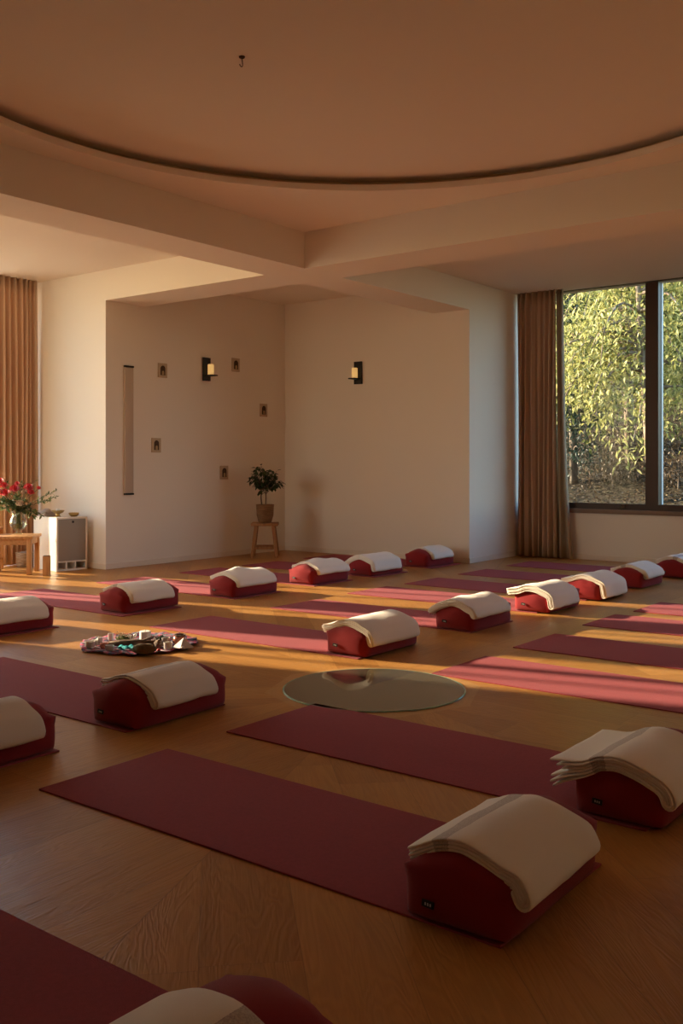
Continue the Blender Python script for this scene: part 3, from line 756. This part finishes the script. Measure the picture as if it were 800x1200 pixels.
for i, (x, y, s, lb) in enumerate([(3.93, 4.80, .016, 'small pink pebble left of the flower bunch'), (3.96, 4.60, .018, 'small rosy pebble right of the turquoise scarf'), (3.97, 4.46, .013, 'tiny red pebble by the front tealight'), (4.11, 4.40, .012, 'tiny pebble beside the quartz pyramid')]):
    o = rock('pebble', (M_pink, M_rose, M_red, M_quartz)[i], (x, y, AZ), (s, s * .8, s * .7), 11 + i, .2, 2); tag(o, lb, 'pebble', 'pebbles on the patterned cloth')

# ------------------------------------------------------------------ leaves
def leaf_quads(V, F, T, p, d, up, L, W, tone, cup=.15):
    d = Vector(d).normalized(); x = d.cross(Vector(up))
    if x.length < 1e-3: x = Vector((1, 0, 0))
    x.normalize(); n = x.cross(d); b = len(V); p = Vector(p)
    V += [p, p + d * L * .35 + x * W * .5 + n * W * cup, p + d * L * .4, p + d * L * .35 - x * W * .5 + n * W * cup, p + d * L * .75 + x * W * .3, p + d * L * .75 - x * W * .3, p + d * L - n * L * .08]
    F += [(b, b + 1, b + 2), (b, b + 2, b + 3), (b + 1, b + 4, b + 6, b + 2), (b + 2, b + 6, b + 5, b + 3)]
    T += [tone] * 4
def leaf_mesh(V, F, T):
    me = bpy.data.meshes.new('m'); me.from_pydata([tuple(v) for v in V], [], F)
    at = me.attributes.new('tone', 'FLOAT', 'FACE'); at.data.foreach_set('value', T); return me

# green flower bunch on the altar: pale petals on a green rosette
sb = empty('flower_bunch', (4.03, 4.86, AZ)); tag(sb, 'small bunch of pale pink blossoms and green leaves left of the white candle', 'flowers')
V, F, T_ = [], [], []
for _ in range(60):
    a = R.uniform(0, 2 * pi); e = R.uniform(.2, 1.4); leaf_quads(V, F, T_, (R.uniform(-.03, .03), R.uniform(-.03, .03), .012), (cos(a) * cos(e), sin(a) * cos(e), sin(e)), (0, 0, 1), R.uniform(.03, .05), .014, R.uniform(.4, 1))
link('leaves', leaf_mesh(V, F, T_), M_leafb, sb)
bm = bmesh.new()
for _ in range(26):
    a = R.uniform(0, 2 * pi); d = R.uniform(.01, .055); h = R.uniform(.035, .062)
    for k in range(5):
        q = 2 * pi * k / 5; c0 = Vector((d * cos(a), d * sin(a), h)); v = [bm.verts.new(c0 + Vector((r_ * cos(q + w_), r_ * sin(q + w_), z_))) for r_, w_, z_ in ((.002, 0, 0), (.009, .5, .004), (.011, 0, .006), (.009, -.5, .004))]; bm.faces.new(v)
link('blossoms', from_bm(bm), M_pale, sb)
V, F, T_ = [], [], []
for _ in range(26):
    a = R.uniform(0, 2 * pi); leaf_quads(V, F, T_, (R.uniform(-.02, .02), R.uniform(-.02, .02), .004), (cos(a), sin(a), R.uniform(.15, .8)), (0, 0, 1), .05, .018, R.uniform(.0, .4))
o = link('leaf_sprig', leaf_mesh(V, F, T_), M_leafd); o.location = (4.20, 4.715, AZ + .002); tag(o, 'dark green leaf sprig right of the white candle', 'leaves')

# ------------------------------------------------------------------ flower table, vase, bouquet
tb = empty('small_table', (5.95, 8.60, 0), 0.0); tag(tb, 'small square pine table at the left edge holding the flower vase', 'table')
# table corners: right-front leg, right-back leg, left-front leg
TA = Vector((5.935, 8.60)); TU = Vector((.28, .62)).normalized()          # toward the back right
ang = math.atan2(.0, 1)
tb.location = (5.925, 8.60, 0)
ex = Vector((.315, .29)); ey = Vector((.035, .46))                          # edges measured in the room
exn, eyn = Vector((.73, .68)).normalized(), Vector((-.68, .73)).normalized()
tb.rotation_euler = (0, 0, math.atan2(exn.y, exn.x))
LW, LD, TH = .40, .44, .40
box('table_top', (-.02, -.02, TH - .03), (LW + .02, LD + .02, TH), M_woodh, tb, .004)
for (x, y) in ((.02, .02), (LW - .02, .02), (.02, LD - .02), (LW - .02, LD - .02)): box('leg', (x - .024, y - .024, 0), (x + .024, y + .024, TH - .03), M_wood, tb, .004)
for lo, hi in (((.044, .008, TH - .09), (LW - .044, .03, TH - .03)), ((.044, LD - .03, TH - .09), (LW - .044, LD - .008, TH - .03)), ((.008, .044, TH - .09), (.03, LD - .044, TH - .03)), ((LW - .03, .044, TH - .09), (LW - .008, LD - .044, TH - .03))):
    box('apron', lo, hi, M_woodh, tb)
VX, VY, VZ = 6.00, 8.93, TH + .001
lathe_o = lathe('glass_vase', [(0, 0), (.048, 0), (.05, .012), (.024, .022), (.024, .034), (.055, .052), (.085, .095), (.088, .125), (.075, .165), (.06, .20), (.066, .245), (.063, .245), (.057, .20), (.072, .165), (.085, .125), (.081, .096), (.052, .056), (0, .045)], M_vglass, None, 28)
lathe_o.location = (VX, VY, VZ); tag(lathe_o, 'clear footed glass vase on the pine table', 'vase')
VC = Vector((VX, VY, VZ))
RIGHT = Vector((sin(.6566), -cos(.6566), 0)); FWD = Vector((cos(.6566), sin(.6566), 0))
def stem_curve(end, r):
    p0 = VC + Vector((r.uniform(-.03, .03), r.uniform(-.03, .03), .06)); p1 = VC + Vector((r.uniform(-.02, .02), r.uniform(-.02, .02), .235)); return [p0, p1, p1.lerp(end, .5) + Vector((0, 0, .02)), end]
def peony(end, rad, m, label, seed):
    r = random.Random(seed); e = empty('peony', tuple(end)); tag(e, label, 'flower', 'flowers in the glass vase')
    bm = bmesh.new()
    dirn = ((end - VC).normalized() + Vector((-.3, -.4, .3))).normalized(); q = dirn.to_track_quat('Z', 'Y').to_matrix().to_4x4()
    for ringi, (cnt, el, rr_) in enumerate(((3, 1.3, .35), (5, 1.1, .55), (7, .8, .78), (8, .45, .95), (8, .1, 1.0))):
        for k in range(cnt):
            a = 2 * pi * k / cnt + ringi * .6 + r.uniform(-.2, .2); G = []
            for i in range(4):
                for j in range(4):
                    t = i / 3; w = (j / 3 - .5) * 1.3 * sin(pi * (.18 + .7 * t)); th = el + (1 - t) * -.9
                    rr2 = rad * rr_ * (.25 + .75 * t); rad_dir = cos(el * .9 + .2 * t); z = rad * (sin(el) * t * .95 - .15 * (1 - t)) + .1 * rad * w * w
                    aa = a + w * .75 / max(.5, rr_); G.append(bm.verts.new(q @ Vector((rr2 * (.55 + .45 * rad_dir) * cos(aa), rr2 * (.55 + .45 * rad_dir) * sin(aa), z * 1.0 + r.uniform(-.03, .03) * rad))))
            for i in range(3):
                for j in range(3): bm.faces.new((G[i * 4 + j], G[i * 4 + j + 1], G[i * 4 + j + 5], G[i * 4 + j + 4]))
    bmesh.ops.create_icosphere(bm, subdivisions=2, radius=rad * .5)
    link('blossom', from_bm(bm, True), m, e)
    bm = bmesh.new(); bm_tube(bm, [p - end for p in stem_curve(end, r)], .0028, 6); link('stem', from_bm(bm, True), M_stem, e)
def bq(x, y, d=0.0):   # place in the bouquet: metres right of the vase axis, above the table, away from the viewer
    return VC + RIGHT * x + FWD * d + Vector((0, 0, y))
FL = [(-.02, .475, -.06, .047, M_red, 'large red flower in the middle of the bouquet'), (-.115, .435, -.07, .046, M_red, 'red flower left of the middle, low in the bouquet'), (.115, .49, -.03, .046, M_red, 'large red flower at the upper right of the bouquet'),
      (.15, .44, -.06, .034, M_red, 'red flower lower right in the bouquet'), (.215, .485, .0, .023, M_red, 'small red bud furthest right in the bouquet'), (-.15, .51, .0, .040, M_red, 'red flower at the upper left of the bouquet'),
      (-.205, .555, .03, .040, M_red, 'topmost red flower at the left edge of the bouquet'), (-.225, .50, -.03, .038, M_red, 'red flower cut off at the left edge of the picture'), (-.03, .53, .05, .028, M_red, 'small red bud at the top middle of the bouquet'),
      (.05, .325, -.10, .040, M_pale, 'cream flower low in the middle of the bouquet'), (.06, .44, .0, .030, M_pale, 'cream flower between the two large red ones'), (-.215, .40, -.05, .038, M_pink, 'pale pink flower at the left edge of the bouquet'), (-.165, .46, -.08, .026, M_pink, 'small pink flower between the left red ones')]
for i, (x, y, d, r_, m, lb) in enumerate(FL): peony(bq(x, y, d), r_ * 1.18, m, lb, 50 + i)
def sprig(pts_end, n, lsize, label, seed, spread=.035):
    r = random.Random(seed); bm = bmesh.new(); V, F, T_ = [], [], []
    e = empty('leafy_stem', tuple(VC)); tag(e, label, 'greenery', 'green stems in the glass vase')
    for end in pts_end:
        cur = [p - VC for p in stem_curve(end, r)]; cur = [Vector(c) for c in cur]; fine = catmull([tuple(c) for c in cur], 6); bm_tube(bm, fine, .0022, 5)
        for k in range(n):
            t = r.uniform(.42, 1.0); i = min(int(t * (len(fine) - 1)), len(fine) - 2); p = fine[i].lerp(fine[i + 1], t * (len(fine) - 1) - i); tg = (fine[i + 1] - fine[i]).normalized()
            d = (tg * .6 + Vector((r.uniform(-1, 1), r.uniform(-1, 1), r.uniform(-.7, .9)))).normalized(); leaf_quads(V, F, T_, p, d, (r.uniform(-1, 1), r.uniform(-1, 1), 1), lsize * r.uniform(.7, 1.3), lsize * .42, r.random())
    link('leaves', leaf_mesh(V, F, T_), M_leafb, e); link('stems', from_bm(bm, True), M_stem, e)
sprig([bq(.42, .40, .0), bq(.34, .36, -.03), bq(.39, .46, .05)], 26, .038, 'airy small-leaved branch reaching right over the cabinet', 1)
sprig([bq(.27, .20, -.05), bq(.22, .235, -.08), bq(.17, .19, -.02)], 22, .06, 'drooping leafy branch at the lower right of the bouquet', 2)
sprig([bq(-.20, .33, -.05), bq(-.16, .28, -.09), bq(-.24, .38, 0), bq(-.10, .36, -.1)], 24, .06, 'leafy stems at the left of the bouquet', 3)
sprig([bq(.03, .40, -.12), bq(.10, .36, -.08), bq(-.05, .36, -.08), bq(.0, .28, -.1), bq(.12, .29, -.06)], 30, .055, 'dense green leaves in the middle of the bouquet', 4)
sprig([bq(.02, .545, .02), bq(.17, .56, .02), bq(-.16, .58, .04), bq(.06, .55, .0)], 14, .04, 'pale green tips above the red flowers', 5)

# wooden chair partly visible at the left edge, behind the table
ch = empty('wooden_chair', (6.085, 9.37, 0), -pi / 4); tag(ch, 'wooden chair behind the flower table, mostly cut off by the left edge', 'chair')
for x in (.0, -.36):
    bm = bmesh.new(); bm_box(bm, (x - .02, -.02, 0), (x + .02, .02, .95), .004); link('back_post', from_bm(bm), M_wood, ch)
    bm = bmesh.new(); bm_box(bm, (x - .02, -.35, 0), (x + .02, -.31, .43), .004); link('leg', from_bm(bm), M_wood, ch)
box('seat', (-.385, -.36, .43), (.025, -.021, .46), M_woodh, ch, .005); box('back_rail', (-.338, -.015, .82), (-.022, .015, .95), M_woodh, ch, .004); box('stretcher', (-.338, -.012, .12), (-.022, .012, .16), M_woodh, ch)
box('side_rail', (.0 - .012, -.31, .09), (.012, -.021, .13), M_woodh, ch)

# wooden block and basket
bm = bmesh.new(); bm_box(bm, (-.033, -.033, 0), (.033, .033, .20), .003); o = link('wooden_block', from_bm(bm), M_wood); o.location = (5.995, 8.43, 0); o.rotation_euler = (0, 0, .72)
tag(o, 'upright pine wood block on the floor right of the flower table', 'wood block'); box('block_top', (-.029, -.029, .20), (.029, .029, .206), M_drift, o)
bk = empty('wicker_basket', (6.40, 9.40, 0)); tag(bk, 'small pale wicker basket on the floor behind the flower table', 'basket')
M_pbask = ramp_noise_material('pale_wicker', [(.36, .26, .16), (.52, .41, .28), (.62, .52, .38)], 40, .8, .8, stretch=(.4, .4, 3))
lathe('basket_body', [(0, 0), (.085, 0), (.095, .02), (.10, .14), (.092, .14), (.088, .02), (0, .01)], M_pbask, bk, 24, wob=lambda k, n, z: 1 + .015 * ((k % 2) * 2 - 1))
lathe('basket_rim', [(.090, .14), (.104, .14), (.106, .155), (.09, .156), (.09, .14)], M_pbask, bk, 24)
V, F, T_ = [], [], []
bm = bmesh.new(); bmesh.ops.create_icosphere(bm, subdivisions=3, radius=.08)
for v in bm.verts: v.co = Vector((v.co.x, v.co.y, max(0, v.co.z) * .5 + .13)) + noise.noise_vector(v.co * 25) * .01
link('cloth_inside', from_bm(bm, True), M_linen, bk)

# ------------------------------------------------------------------ cabinet with bowls
cb = empty('cabinet', (6.285, 8.66, 0), radians(-8)); tag(cb, 'low white cabinet with a grey lockable front against the left wall', 'cabinet')
CW, CD, CH = .36, .52, .57
bm = bmesh.new(); t = .018
bm_box(bm, (0, 0, 0), (t, CD, CH - t)); bm_box(bm, (CW - t, 0, 0), (CW, CD, CH - t)); bm_box(bm, (0, 0, CH - t), (CW, CD, CH)); bm_box(bm, (t, CD - t, 0), (CW - t, CD, CH - t)); bm_box(bm, (t, 0, .0), (CW - t, CD - t, t)); bm_box(bm, (t, 0, .09), (CW - t, CD - t, .09 + t * .7))
link('carcass', from_bm(bm), M_white, cb)
cd_ = box('front_panel', (t, .002, .105), (CW - t, .02, CH - t - .003), M_grey, cb, .002)
bm = bmesh.new(); bm_tube(bm, [(CW / 2 + .01, .004, CH - .05), (CW / 2 + .01, -.006, CH - .05)], .011, 16); link('lock', from_bm(bm, True, 40), M_dark, cd_)
for x in (.115, .22): box('divider', (x - .007, .002, t), (x + .007, .3, .09), M_white, cb)
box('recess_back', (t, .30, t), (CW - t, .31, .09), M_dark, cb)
def cabp(x, y, z=CH + .001): return cb.matrix_basis @ Vector((x, y, z)) if False else Matrix.Translation(cb.location) @ Matrix.Rotation(cb.rotation_euler.z, 4, 'Z') @ Vector((x, y, z))
b1 = empty('brass_bowl', tuple(cabp(.12, .20))); tag(b1, 'wide footed brass bowl on top of the white cabinet', 'bowl')
lathe('bowl', [(0, .03), (.02, .03), (.055, .045), (.072, .068), (.069, .069), (.05, .052), (0, .045)], M_brass, b1, 28); lathe('foot', [(0, 0), (.034, 0), (.034, .006), (.022, .012), (.02, .03), (0, .03)], M_brass, b1, 24)
lathe('candle', [(0, .046), (.02, .047), (.02, .085), (0, .085)], M_wax, b1, 16)
b2 = empty('brass_bowl', tuple(cabp(.26, .11))); tag(b2, 'small round brass bowl on the cabinet, right of the footed one', 'bowl')
lathe('bowl', [(0, 0), (.03, 0), (.05, .018), (.057, .042), (.054, .042), (.046, .02), (0, .008)], M_brass, b2, 28)
V, F = [], []
fb_ = empty('folded_cloth', tuple(cabp(.09, .40)), cb.rotation_euler.z); tag(fb_, 'folded grey cloths stacked on the cabinet, left of the brass bowls', 'cloth')
for k, (w_, d_) in enumerate(((.07, .085), (.067, .08), (.06, .075))):
    bm = bmesh.new(); bm_box(bm, (-w_, -d_, k * .016), (w_, d_, k * .016 + .0155), .007); link('cloth_layer', from_bm(bm, True), M_linen, fb_)
bm = bmesh.new(); bmesh.ops.create_icosphere(bm, subdivisions=3, radius=.05)
for v in bm.verts: v.co = Vector((v.co.x, v.co.y * 1.2, max(0, v.co.z) * .75 + .0475)) + noise.noise_vector(v.co * 30) * .008
link('crumpled_cloth', from_bm(bm, True), M_linen, fb_)

# ------------------------------------------------------------------ stool and plant
st = empty('wooden_stool', (8.83, 7.99, 0), -.9); tag(st, 'brown wooden stool standing in the niche with the potted plant on it', 'stool')
box('seat', (-.165, -.145, .385), (.165, .145, .42), M_stool, st, .01)
for sx in (-1, 1):
    for sy in (-1, 1):
        bm = bmesh.new(); bm_beam(bm, (sx * .15, sy * .125, 0), (sx * .105, sy * .085, .387), .042, .042, .004)
        for v in bm.verts: v.co.z = max(v.co.z, 0)
        link('leg', from_bm(bm), M_stool, st)
for sy in (-1, 1):
    bm = bmesh.new(); bm_beam(bm, (-.135, sy * .112, .12), (.135, sy * .112, .12), .022, .035); link('stretcher', from_bm(bm), M_stool, st)
for sx in (-1, 1):
    bm = bmesh.new(); bm_beam(bm, (sx * .13, -.10, .19), (sx * .13, .10, .19), .022, .035); link('stretcher', from_bm(bm), M_stool, st)
pl = empty('potted_plant', (8.83, 7.99, .421)); tag(pl, 'leafy ficus plant in a woven basket pot on the stool', 'plant')
lathe('basket_pot', [(0, 0), (.075, 0), (.082, .015), (.103, .09), (.108, .205), (.112, .222), (.103, .222), (.098, .205), (.094, .19), (0, .19)], M_pot, pl, 40, wob=lambda k, n, z: 1 + .012 * sin(z * 420 + k * pi))
lathe('soil', [(0, .197), (.05, .199), (.0945, .193), (.0945, .188), (0, .188)], M_soil, pl, 24)
bm = bmesh.new(); V, F, T_ = [], [], []; r = random.Random(21)
for (x, y, h) in ((.015, .0, .56), (-.05, .02, .47)): bm_tube(bm, [(x * .7, y, .19), (x, y, .30), (x + .012, y + .01, h)], [.009, .008, .005], 7)
for k in range(46):
    b0 = Vector((.02, .005, r.uniform(.33, .54))) if k % 3 else Vector((-.04, .025, r.uniform(.33, .46))); a = 2 * pi * k * .618; el = r.uniform(-.75, 1.35); L_ = r.uniform(.12, .205)
    end = Vector((0, 0, .515)) + Vector((cos(a) * cos(el) * L_, sin(a) * cos(el) * L_, sin(el) * L_)); bm_tube(bm, [b0, b0.lerp(end, .6) + Vector((0, 0, .02)), end], [.004, .003, .002], 5, False)
    for q in range(10):
        t = r.uniform(.4, 1.05); p = b0.lerp(end, t); d = Vector((cos(a + r.uniform(-1.2, 1.2)), sin(a + r.uniform(-1.2, 1.2)), r.uniform(-1.3, .2))); leaf_quads(V, F, T_, p, d, (r.uniform(-.4, .4), r.uniform(-.4, .4), 1), r.uniform(.05, .075), .034, r.random())
link('branches', from_bm(bm, True), M_bark, pl); o = link('leaves', leaf_mesh(V, F, T_), M_leafd, pl)

# ------------------------------------------------------------------ wall pieces
def sconce(loc, rz, label):
    e = empty('wall_sconce', loc, rz); tag(e, label, 'wall lamp')      # local: wall plane at y = 0, room towards -y
    box('back_plate', (-.058, -.03, -.14), (.058, -.004, .14), M_black, e, .003)
    box('shelf', (-.05, -.16, -.085), (.05, -.03, -.070), M_black, e, .003)
    cdl = lathe('candle', [(0, 0), (.036, 0), (.037, .006), (.036, .12), (.030, .125), (0, .118)], M_candle_lit, e, 24); cdl.location = (0, -.09, -.069)
    bm = bmesh.new(); bm_tube(bm, [(0, 0, .118), (.001, 0, .134)], .0015, 6); link('wick', from_bm(bm), M_black, cdl)
    return e
sconce((8.225, VB, 2.28), 0, 'black iron wall sconce with a lit candle on the left niche wall')
sconce((UC, 7.185, 2.275), -pi / 2, 'black iron wall sconce with a lit candle on the niche back wall')
for (u, z, lb) in ((7.535, 2.215, 'small arched picture card upper left on the niche wall, left of the sconce'), (8.74, 2.375, 'small arched picture card just right of the left sconce'), (9.255, 1.832, 'small arched picture card nearest the niche inner corner'), (7.44, 1.355, 'small arched picture card low at the left beside the tall panel'), (8.535, 1.035, 'lowest small arched picture card, left of the plant')):
    e = empty('picture_card', (u, VB, z)); tag(e, lb, 'picture', 'arched picture cards on the niche wall')
    box('card', (-.068, -.012, -.083), (.068, -.002, .083), M_paper, e, .002)
    bm = bmesh.new()
    def arch(w, h0, h1, y0, y1):
        pts = [(-w, h0)] + [(w, h0)] + [(w * cos(a), h1 + w * sin(a)) for a in [pi * k / 10 for k in range(11)]]
        f = [bm.verts.new((x, y1, zz)) for x, zz in pts]; g_ = [bm.verts.new((x, y0, zz)) for x, zz in pts]; bm.faces.new(f); n_ = len(f)
        for k in range(n_): bm.faces.new((f[k], f[(k + 1) % n_], g_[(k + 1) % n_], g_[k]))
    arch(.036, -.055, .02, -.0118, -.0145); link('arch', from_bm(bm), M_cdark, e)
    bm = bmesh.new(); arch(.016, -.052, -.02, -.0142, -.017); link('figure', from_bm(bm), M_cfig, e)
pn = empty('wall_panel', (7.035, VB, .80)); tag(pn, 'tall slim beige panel with dark ends on the left niche wall', 'wall panel')
box('casing', (-.06, -.024, .02), (.06, -.001, 1.41), M_panel, pn, .004); box('end_cap', (-.062, -.03, 1.411), (.062, -.001, 1.43), M_dark, pn); box('end_cap', (-.062, -.03, 0), (.062, -.001, .019), M_dark, pn)
# ceiling hook
hk = empty('ceiling_hook', (3.80, 3.606, HD)); tag(hk, 'small dark hook in the middle of the round ceiling', 'hook')
lathe('hook_plate', [(0, -.001), (.017, -.001), (.015, -.008), (0, -.009)], M_cdark, hk, 14)
bm = bmesh.new(); bm_tube(bm, [(0, 0, -.008), (.003, 0, -.03), (.006, 0, -.045)] + [(.006 - .012 + .012 * cos(a) + .0, -.0, -.045 - .012 * sin(a)) for a in (.6, 1.2, 1.8, 2.4, 3.0)], .0025, 6); link('hook_wire', from_bm(bm, True), M_cdark, hk)
# glass on the window sill
o = lathe('sill_glass', [(0, 0), (.03, 0), (.034, .006), (.036, .07), (.032, .07), (.029, .01), (0, .006)], M_vglass, None, 20); o.location = (UE - .005 + .01, 4.285, .606); tag(o, 'small clear glass cup on the window sill', 'glass')

# ------------------------------------------------------------------ outside
def ground_mesh():
    V, F = [], []; nu, nv = 40, 44
    for i in range(nu + 1):
        for j in range(nv + 1):
            u = 11.2 + 22 * i / nu; v = -14 + 44 * j / nv
            z = hill(u, v) + .25 * noise.noise(Vector((u * .35, v * .35, 1))) * min(1, max(0, u - 13) * .5) + .06 * noise.noise(Vector((u * 2, v * 2, 3))) * min(1, max(0, u - 13))
            V.append((u, v, z))
    W = nv + 1
    for i in range(nu):
        for j in range(nv): F.append((i * W + j, (i + 1) * W + j, (i + 1) * W + j + 1, i * W + j + 1))
    return quad_mesh(V, F)
def hill(u, v):
    d = max(0, u - 13.0 - .12 * (v - 5)); q = min(1, max(0, (v + 1.5) / 4.5)); q = q * q * (3 - 2 * q)
    return -.05 + (.30 * d + .010 * d * d) * q
o = link('garden_slope', ground_mesh(), M_slope); tag(o, 'brown leaf-strewn bank rising beyond the window', 'hillside', kind='structure')
struct(box('terrace_ground', (-12, VT + .31, -.12), (11.19, 26, -.02), M_terr), 'pale terrace outside the left glass doors')
# fallen leaves on the bank
r = random.Random(5); V, F, T_ = [], [], []
for _ in range(12000):
    u = r.uniform(13.2, 19); v = r.uniform(2.5, 9.5); z = hill(u, v) + .25 * noise.noise(Vector((u * .35, v * .35, 1))) * min(1, max(0, u - 13) * .5) + .05
    a = r.uniform(0, 2 * pi); leaf_quads(V, F, T_, (u, v, z), (cos(a), sin(a), r.uniform(-.1, .6)), (r.uniform(-.5, .5), r.uniform(-.5, .5), 1), r.uniform(.04, .085), r.uniform(.02, .04), r.random() ** 1.6)
tag(link('fallen_leaves', leaf_mesh(V, F, T_), M_litter), 'dry fallen leaves covering the bank beyond the window', 'leaves', kind='stuff')

def tree(loc, h, branches, m, label, seed, lsize=.15, per=60, droop=.5, spread=2.0, base_h=.5, cat='tree', name='garden_tree', tone=(0, 1), zlo=.35):
    r = random.Random(seed); e = empty(name, loc); tag(e, label, cat, 'trees and shrubs beyond the window')
    bm = bmesh.new(); V, F, T_ = [], [], []
    lean = Vector((r.uniform(-.2, .2), r.uniform(-.2, .2), 0))
    trunk = [Vector((0, 0, -.15)) + lean * t * h * .4 + Vector((0, 0, h * t)) for t in (0, .25, .5, .75, 1)]; bm_tube(bm, trunk, [.022 * h, .018 * h, .013 * h, .008 * h, .003 * h], 9)
    for k in range(branches):
        t = r.uniform(zlo, 1.0); p0 = trunk[0].lerp(trunk[-1], t); a = 2 * pi * k * .618 + r.uniform(-.3, .3); L_ = spread * r.uniform(.6, 1.15) * (1.15 - .5 * t)
        pts = [p0]; d = Vector((cos(a), sin(a), r.uniform(.25, .7)))
        for s in range(7):
            d = (d + Vector((r.uniform(-.18, .18), r.uniform(-.18, .18), -.16 * droop - .06 * s * droop))).normalized(); pts.append(pts[-1] + d * L_ / 7)
        bm_tube(bm, pts, [.03 * (1 - i / 8.5) * h / 5 for i in range(8)], 5, False)
        for _ in range(per):
            i = r.randint(2, 6); q = pts[i].lerp(pts[i + 1], r.random()); off = Vector((r.gauss(0, .2), r.gauss(0, .2), r.gauss(-.05, .18))) * min(1.2, lsize / .11)
            dd = Vector((r.uniform(-1, 1), r.uniform(-1, 1), r.uniform(-1.3, .2))); leaf_quads(V, F, T_, q + off, dd, (r.uniform(-.7, .7), r.uniform(-.7, .7), 1), lsize * r.uniform(.6, 1.2), lsize * r.uniform(.26, .40), tone[0] + (tone[1] - tone[0]) * min(1, max(0, r.gauss(.5, .25))))
    link('branches', from_bm(bm, True), M_bark, e); f = link('foliage', leaf_mesh(V, F, T_), m, e); f['kind'] = 'stuff'
tree((15.0, 5.36, hill(15.0, 5.36)), 4.9, 64, M_leafo, 'tree with yellow-green drooping leaves behind the window post', 1, .11, 260, 1.05, 2.2, tone=(.1, 1), zlo=.36)
tree((17.0, 6.5, hill(17.0, 6.5)), 5.0, 64, M_leafo, 'yellow-green tree filling the left pane behind the nearest one', 2, .11, 260, 1.05, 2.4, tone=(.05, .95), zlo=.36)
tree((19.0, 8.9, hill(19.0, 8.9)), 5.0, 60, M_leafg, 'green tree standing behind at the left of the window', 3, .13, 170, .5, 2.2)
tree((18.4, 6.0, hill(18.4, 6.0)), 5.0, 60, M_leafg, 'green tree standing behind at the right of the window', 4, .13, 170, .5, 2.3)
tree((21.8, 9.6, hill(21.8, 9.6)), 6.0, 50, M_leafg, 'distant green tree high on the bank at left', 8, .19, 110, .4, 2.6)
tree((21.5, 7.2, hill(21.5, 7.2)), 6.0, 50, M_leafg, 'distant green tree high on the bank at right', 9, .19, 110, .4, 2.6)
tree((16.0, 7.15, hill(16.0, 7.15)), 3.6, 50, M_leafc, 'dark bluish conifer beside the curtain edge', 5, .09, 130, .3, .7, tone=(0, 1), name='conifer', zlo=.1)
for k, (u, v, hh) in enumerate([(15.6, 5.2, .6), (16.4, 5.9, .7), (17.2, 6.6, .8), (16.9, 5.0, .7), (18.2, 6.0, .9), (18.6, 7.2, .9), (15.9, 6.4, .6), (17.9, 8.0, .9)]):
    tree((u, v, hill(u, v)), hh, 16, M_litter, ('low dry brown bush on the bank beyond the window' if k else 'nearest low dry brown bush on the bank'), 30 + k, .07, 60, .5, .7, name='shrub', cat='shrub', tone=(0, .9), zlo=.2)
tree((13.9, 3.65, hill(13.9, 3.65)), .75, 22, M_leafg, 'low pale green shrub at the bottom of the right pane', 6, .13, 45, .6, .75, name='shrub', cat='shrub', tone=(.4, 1), zlo=.2)

# ------------------------------------------------------------------ light
w = bpy.data.worlds.new('sky'); S.world = w; w.use_nodes = True; nt = w.node_tree; bg = nt.nodes['Background']
ELEV = radians(17.0); SUNV = Vector((-.243, .970, 0)).normalized()
sky = nt.nodes.new('ShaderNodeTexSky'); sky.sky_type = 'NISHITA'; sky.sun_disc = False; sky.sun_elevation = ELEV
sky.sun_rotation = math.atan2(SUNV.x, SUNV.y); sky.air_density = 1.2; sky.dust_density = 1.0; sky.ozone_density = 3.0
nt.links.new(sky.outputs[0], bg.inputs[0]); bg.inputs[1].default_value = 1.6
sd = bpy.data.lights.new('sun', 'SUN'); sd.energy = 31.0; sd.color = (1.0, .78, .53); sd.angle = radians(.9)
so = bpy.data.objects.new('sun', sd); COL.objects.link(so); so.location = (0, 14, 6)
dv = -(SUNV * cos(ELEV) + Vector((0, 0, sin(ELEV)))); so.rotation_euler = dv.to_track_quat('-Z', 'Y').to_euler()
def portal(name, loc, rot, sx, sy):
    d = bpy.data.lights.new(name, 'AREA'); d.shape = 'RECTANGLE'; d.size = sx; d.size_y = sy; d.cycles.is_portal = True
    o = bpy.data.objects.new(name, d); COL.objects.link(o); o.location = loc; o.rotation_euler = rot
portal('window_portal', (UE + .3, 2.5, 1.9), Vector((-1, 0, 0)).to_track_quat('-Z', 'Y').to_euler(), 6.4, 2.7)
dl = bpy.data.lights.new('added_bay_fill', 'AREA'); dl.shape = 'RECTANGLE'; dl.size = 2.0; dl.size_y = 2.7; dl.energy = 58.0; dl.color = (1.0, .77, .50)  # added fill lamp outside the bay window, brightens the wall by the curtain
o = bpy.data.objects.new('added_bay_fill', dl); COL.objects.link(o); o.location = (UB - .4, 8.45, 1.85); o.rotation_euler = Vector((1, 0, 0)).to_track_quat('-Z', 'Y').to_euler()
portal('garden_portal', (4.7, VT + .12, 1.62), Vector((0, -1, 0)).to_track_quat('-Z', 'Y').to_euler(), 4.2, 3.25)

# ------------------------------------------------------------------ camera
cam = bpy.data.cameras.new('camera'); co = bpy.data.objects.new('camera', cam); COL.objects.link(co)
co.location = (0, 0, 1.16); co.rotation_euler = (pi / 2, 0, .6566 - pi / 2)
cam.sensor_fit = 'VERTICAL'; cam.sensor_height = 36.0; cam.lens = 1132.45 / 1200 * 36.0; cam.shift_y = -(600 - 541.83) / 1200; cam.clip_start = .05
S.camera = co
S.view_settings.view_transform = 'Standard'; S.view_settings.look = 'None'; S.view_settings.gamma = 1.0; S.view_settings.use_curve_mapping = False
S.view_settings.exposure = -0.92
S.cycles.max_bounces = 14; S.cycles.diffuse_bounces = 8; S.cycles.transparent_max_bounces = 16; S.cycles.use_denoising = True
S.cycles.sample_clamp_indirect = 6.0; S.cycles.caustics_reflective = False; S.cycles.caustics_refractive = False
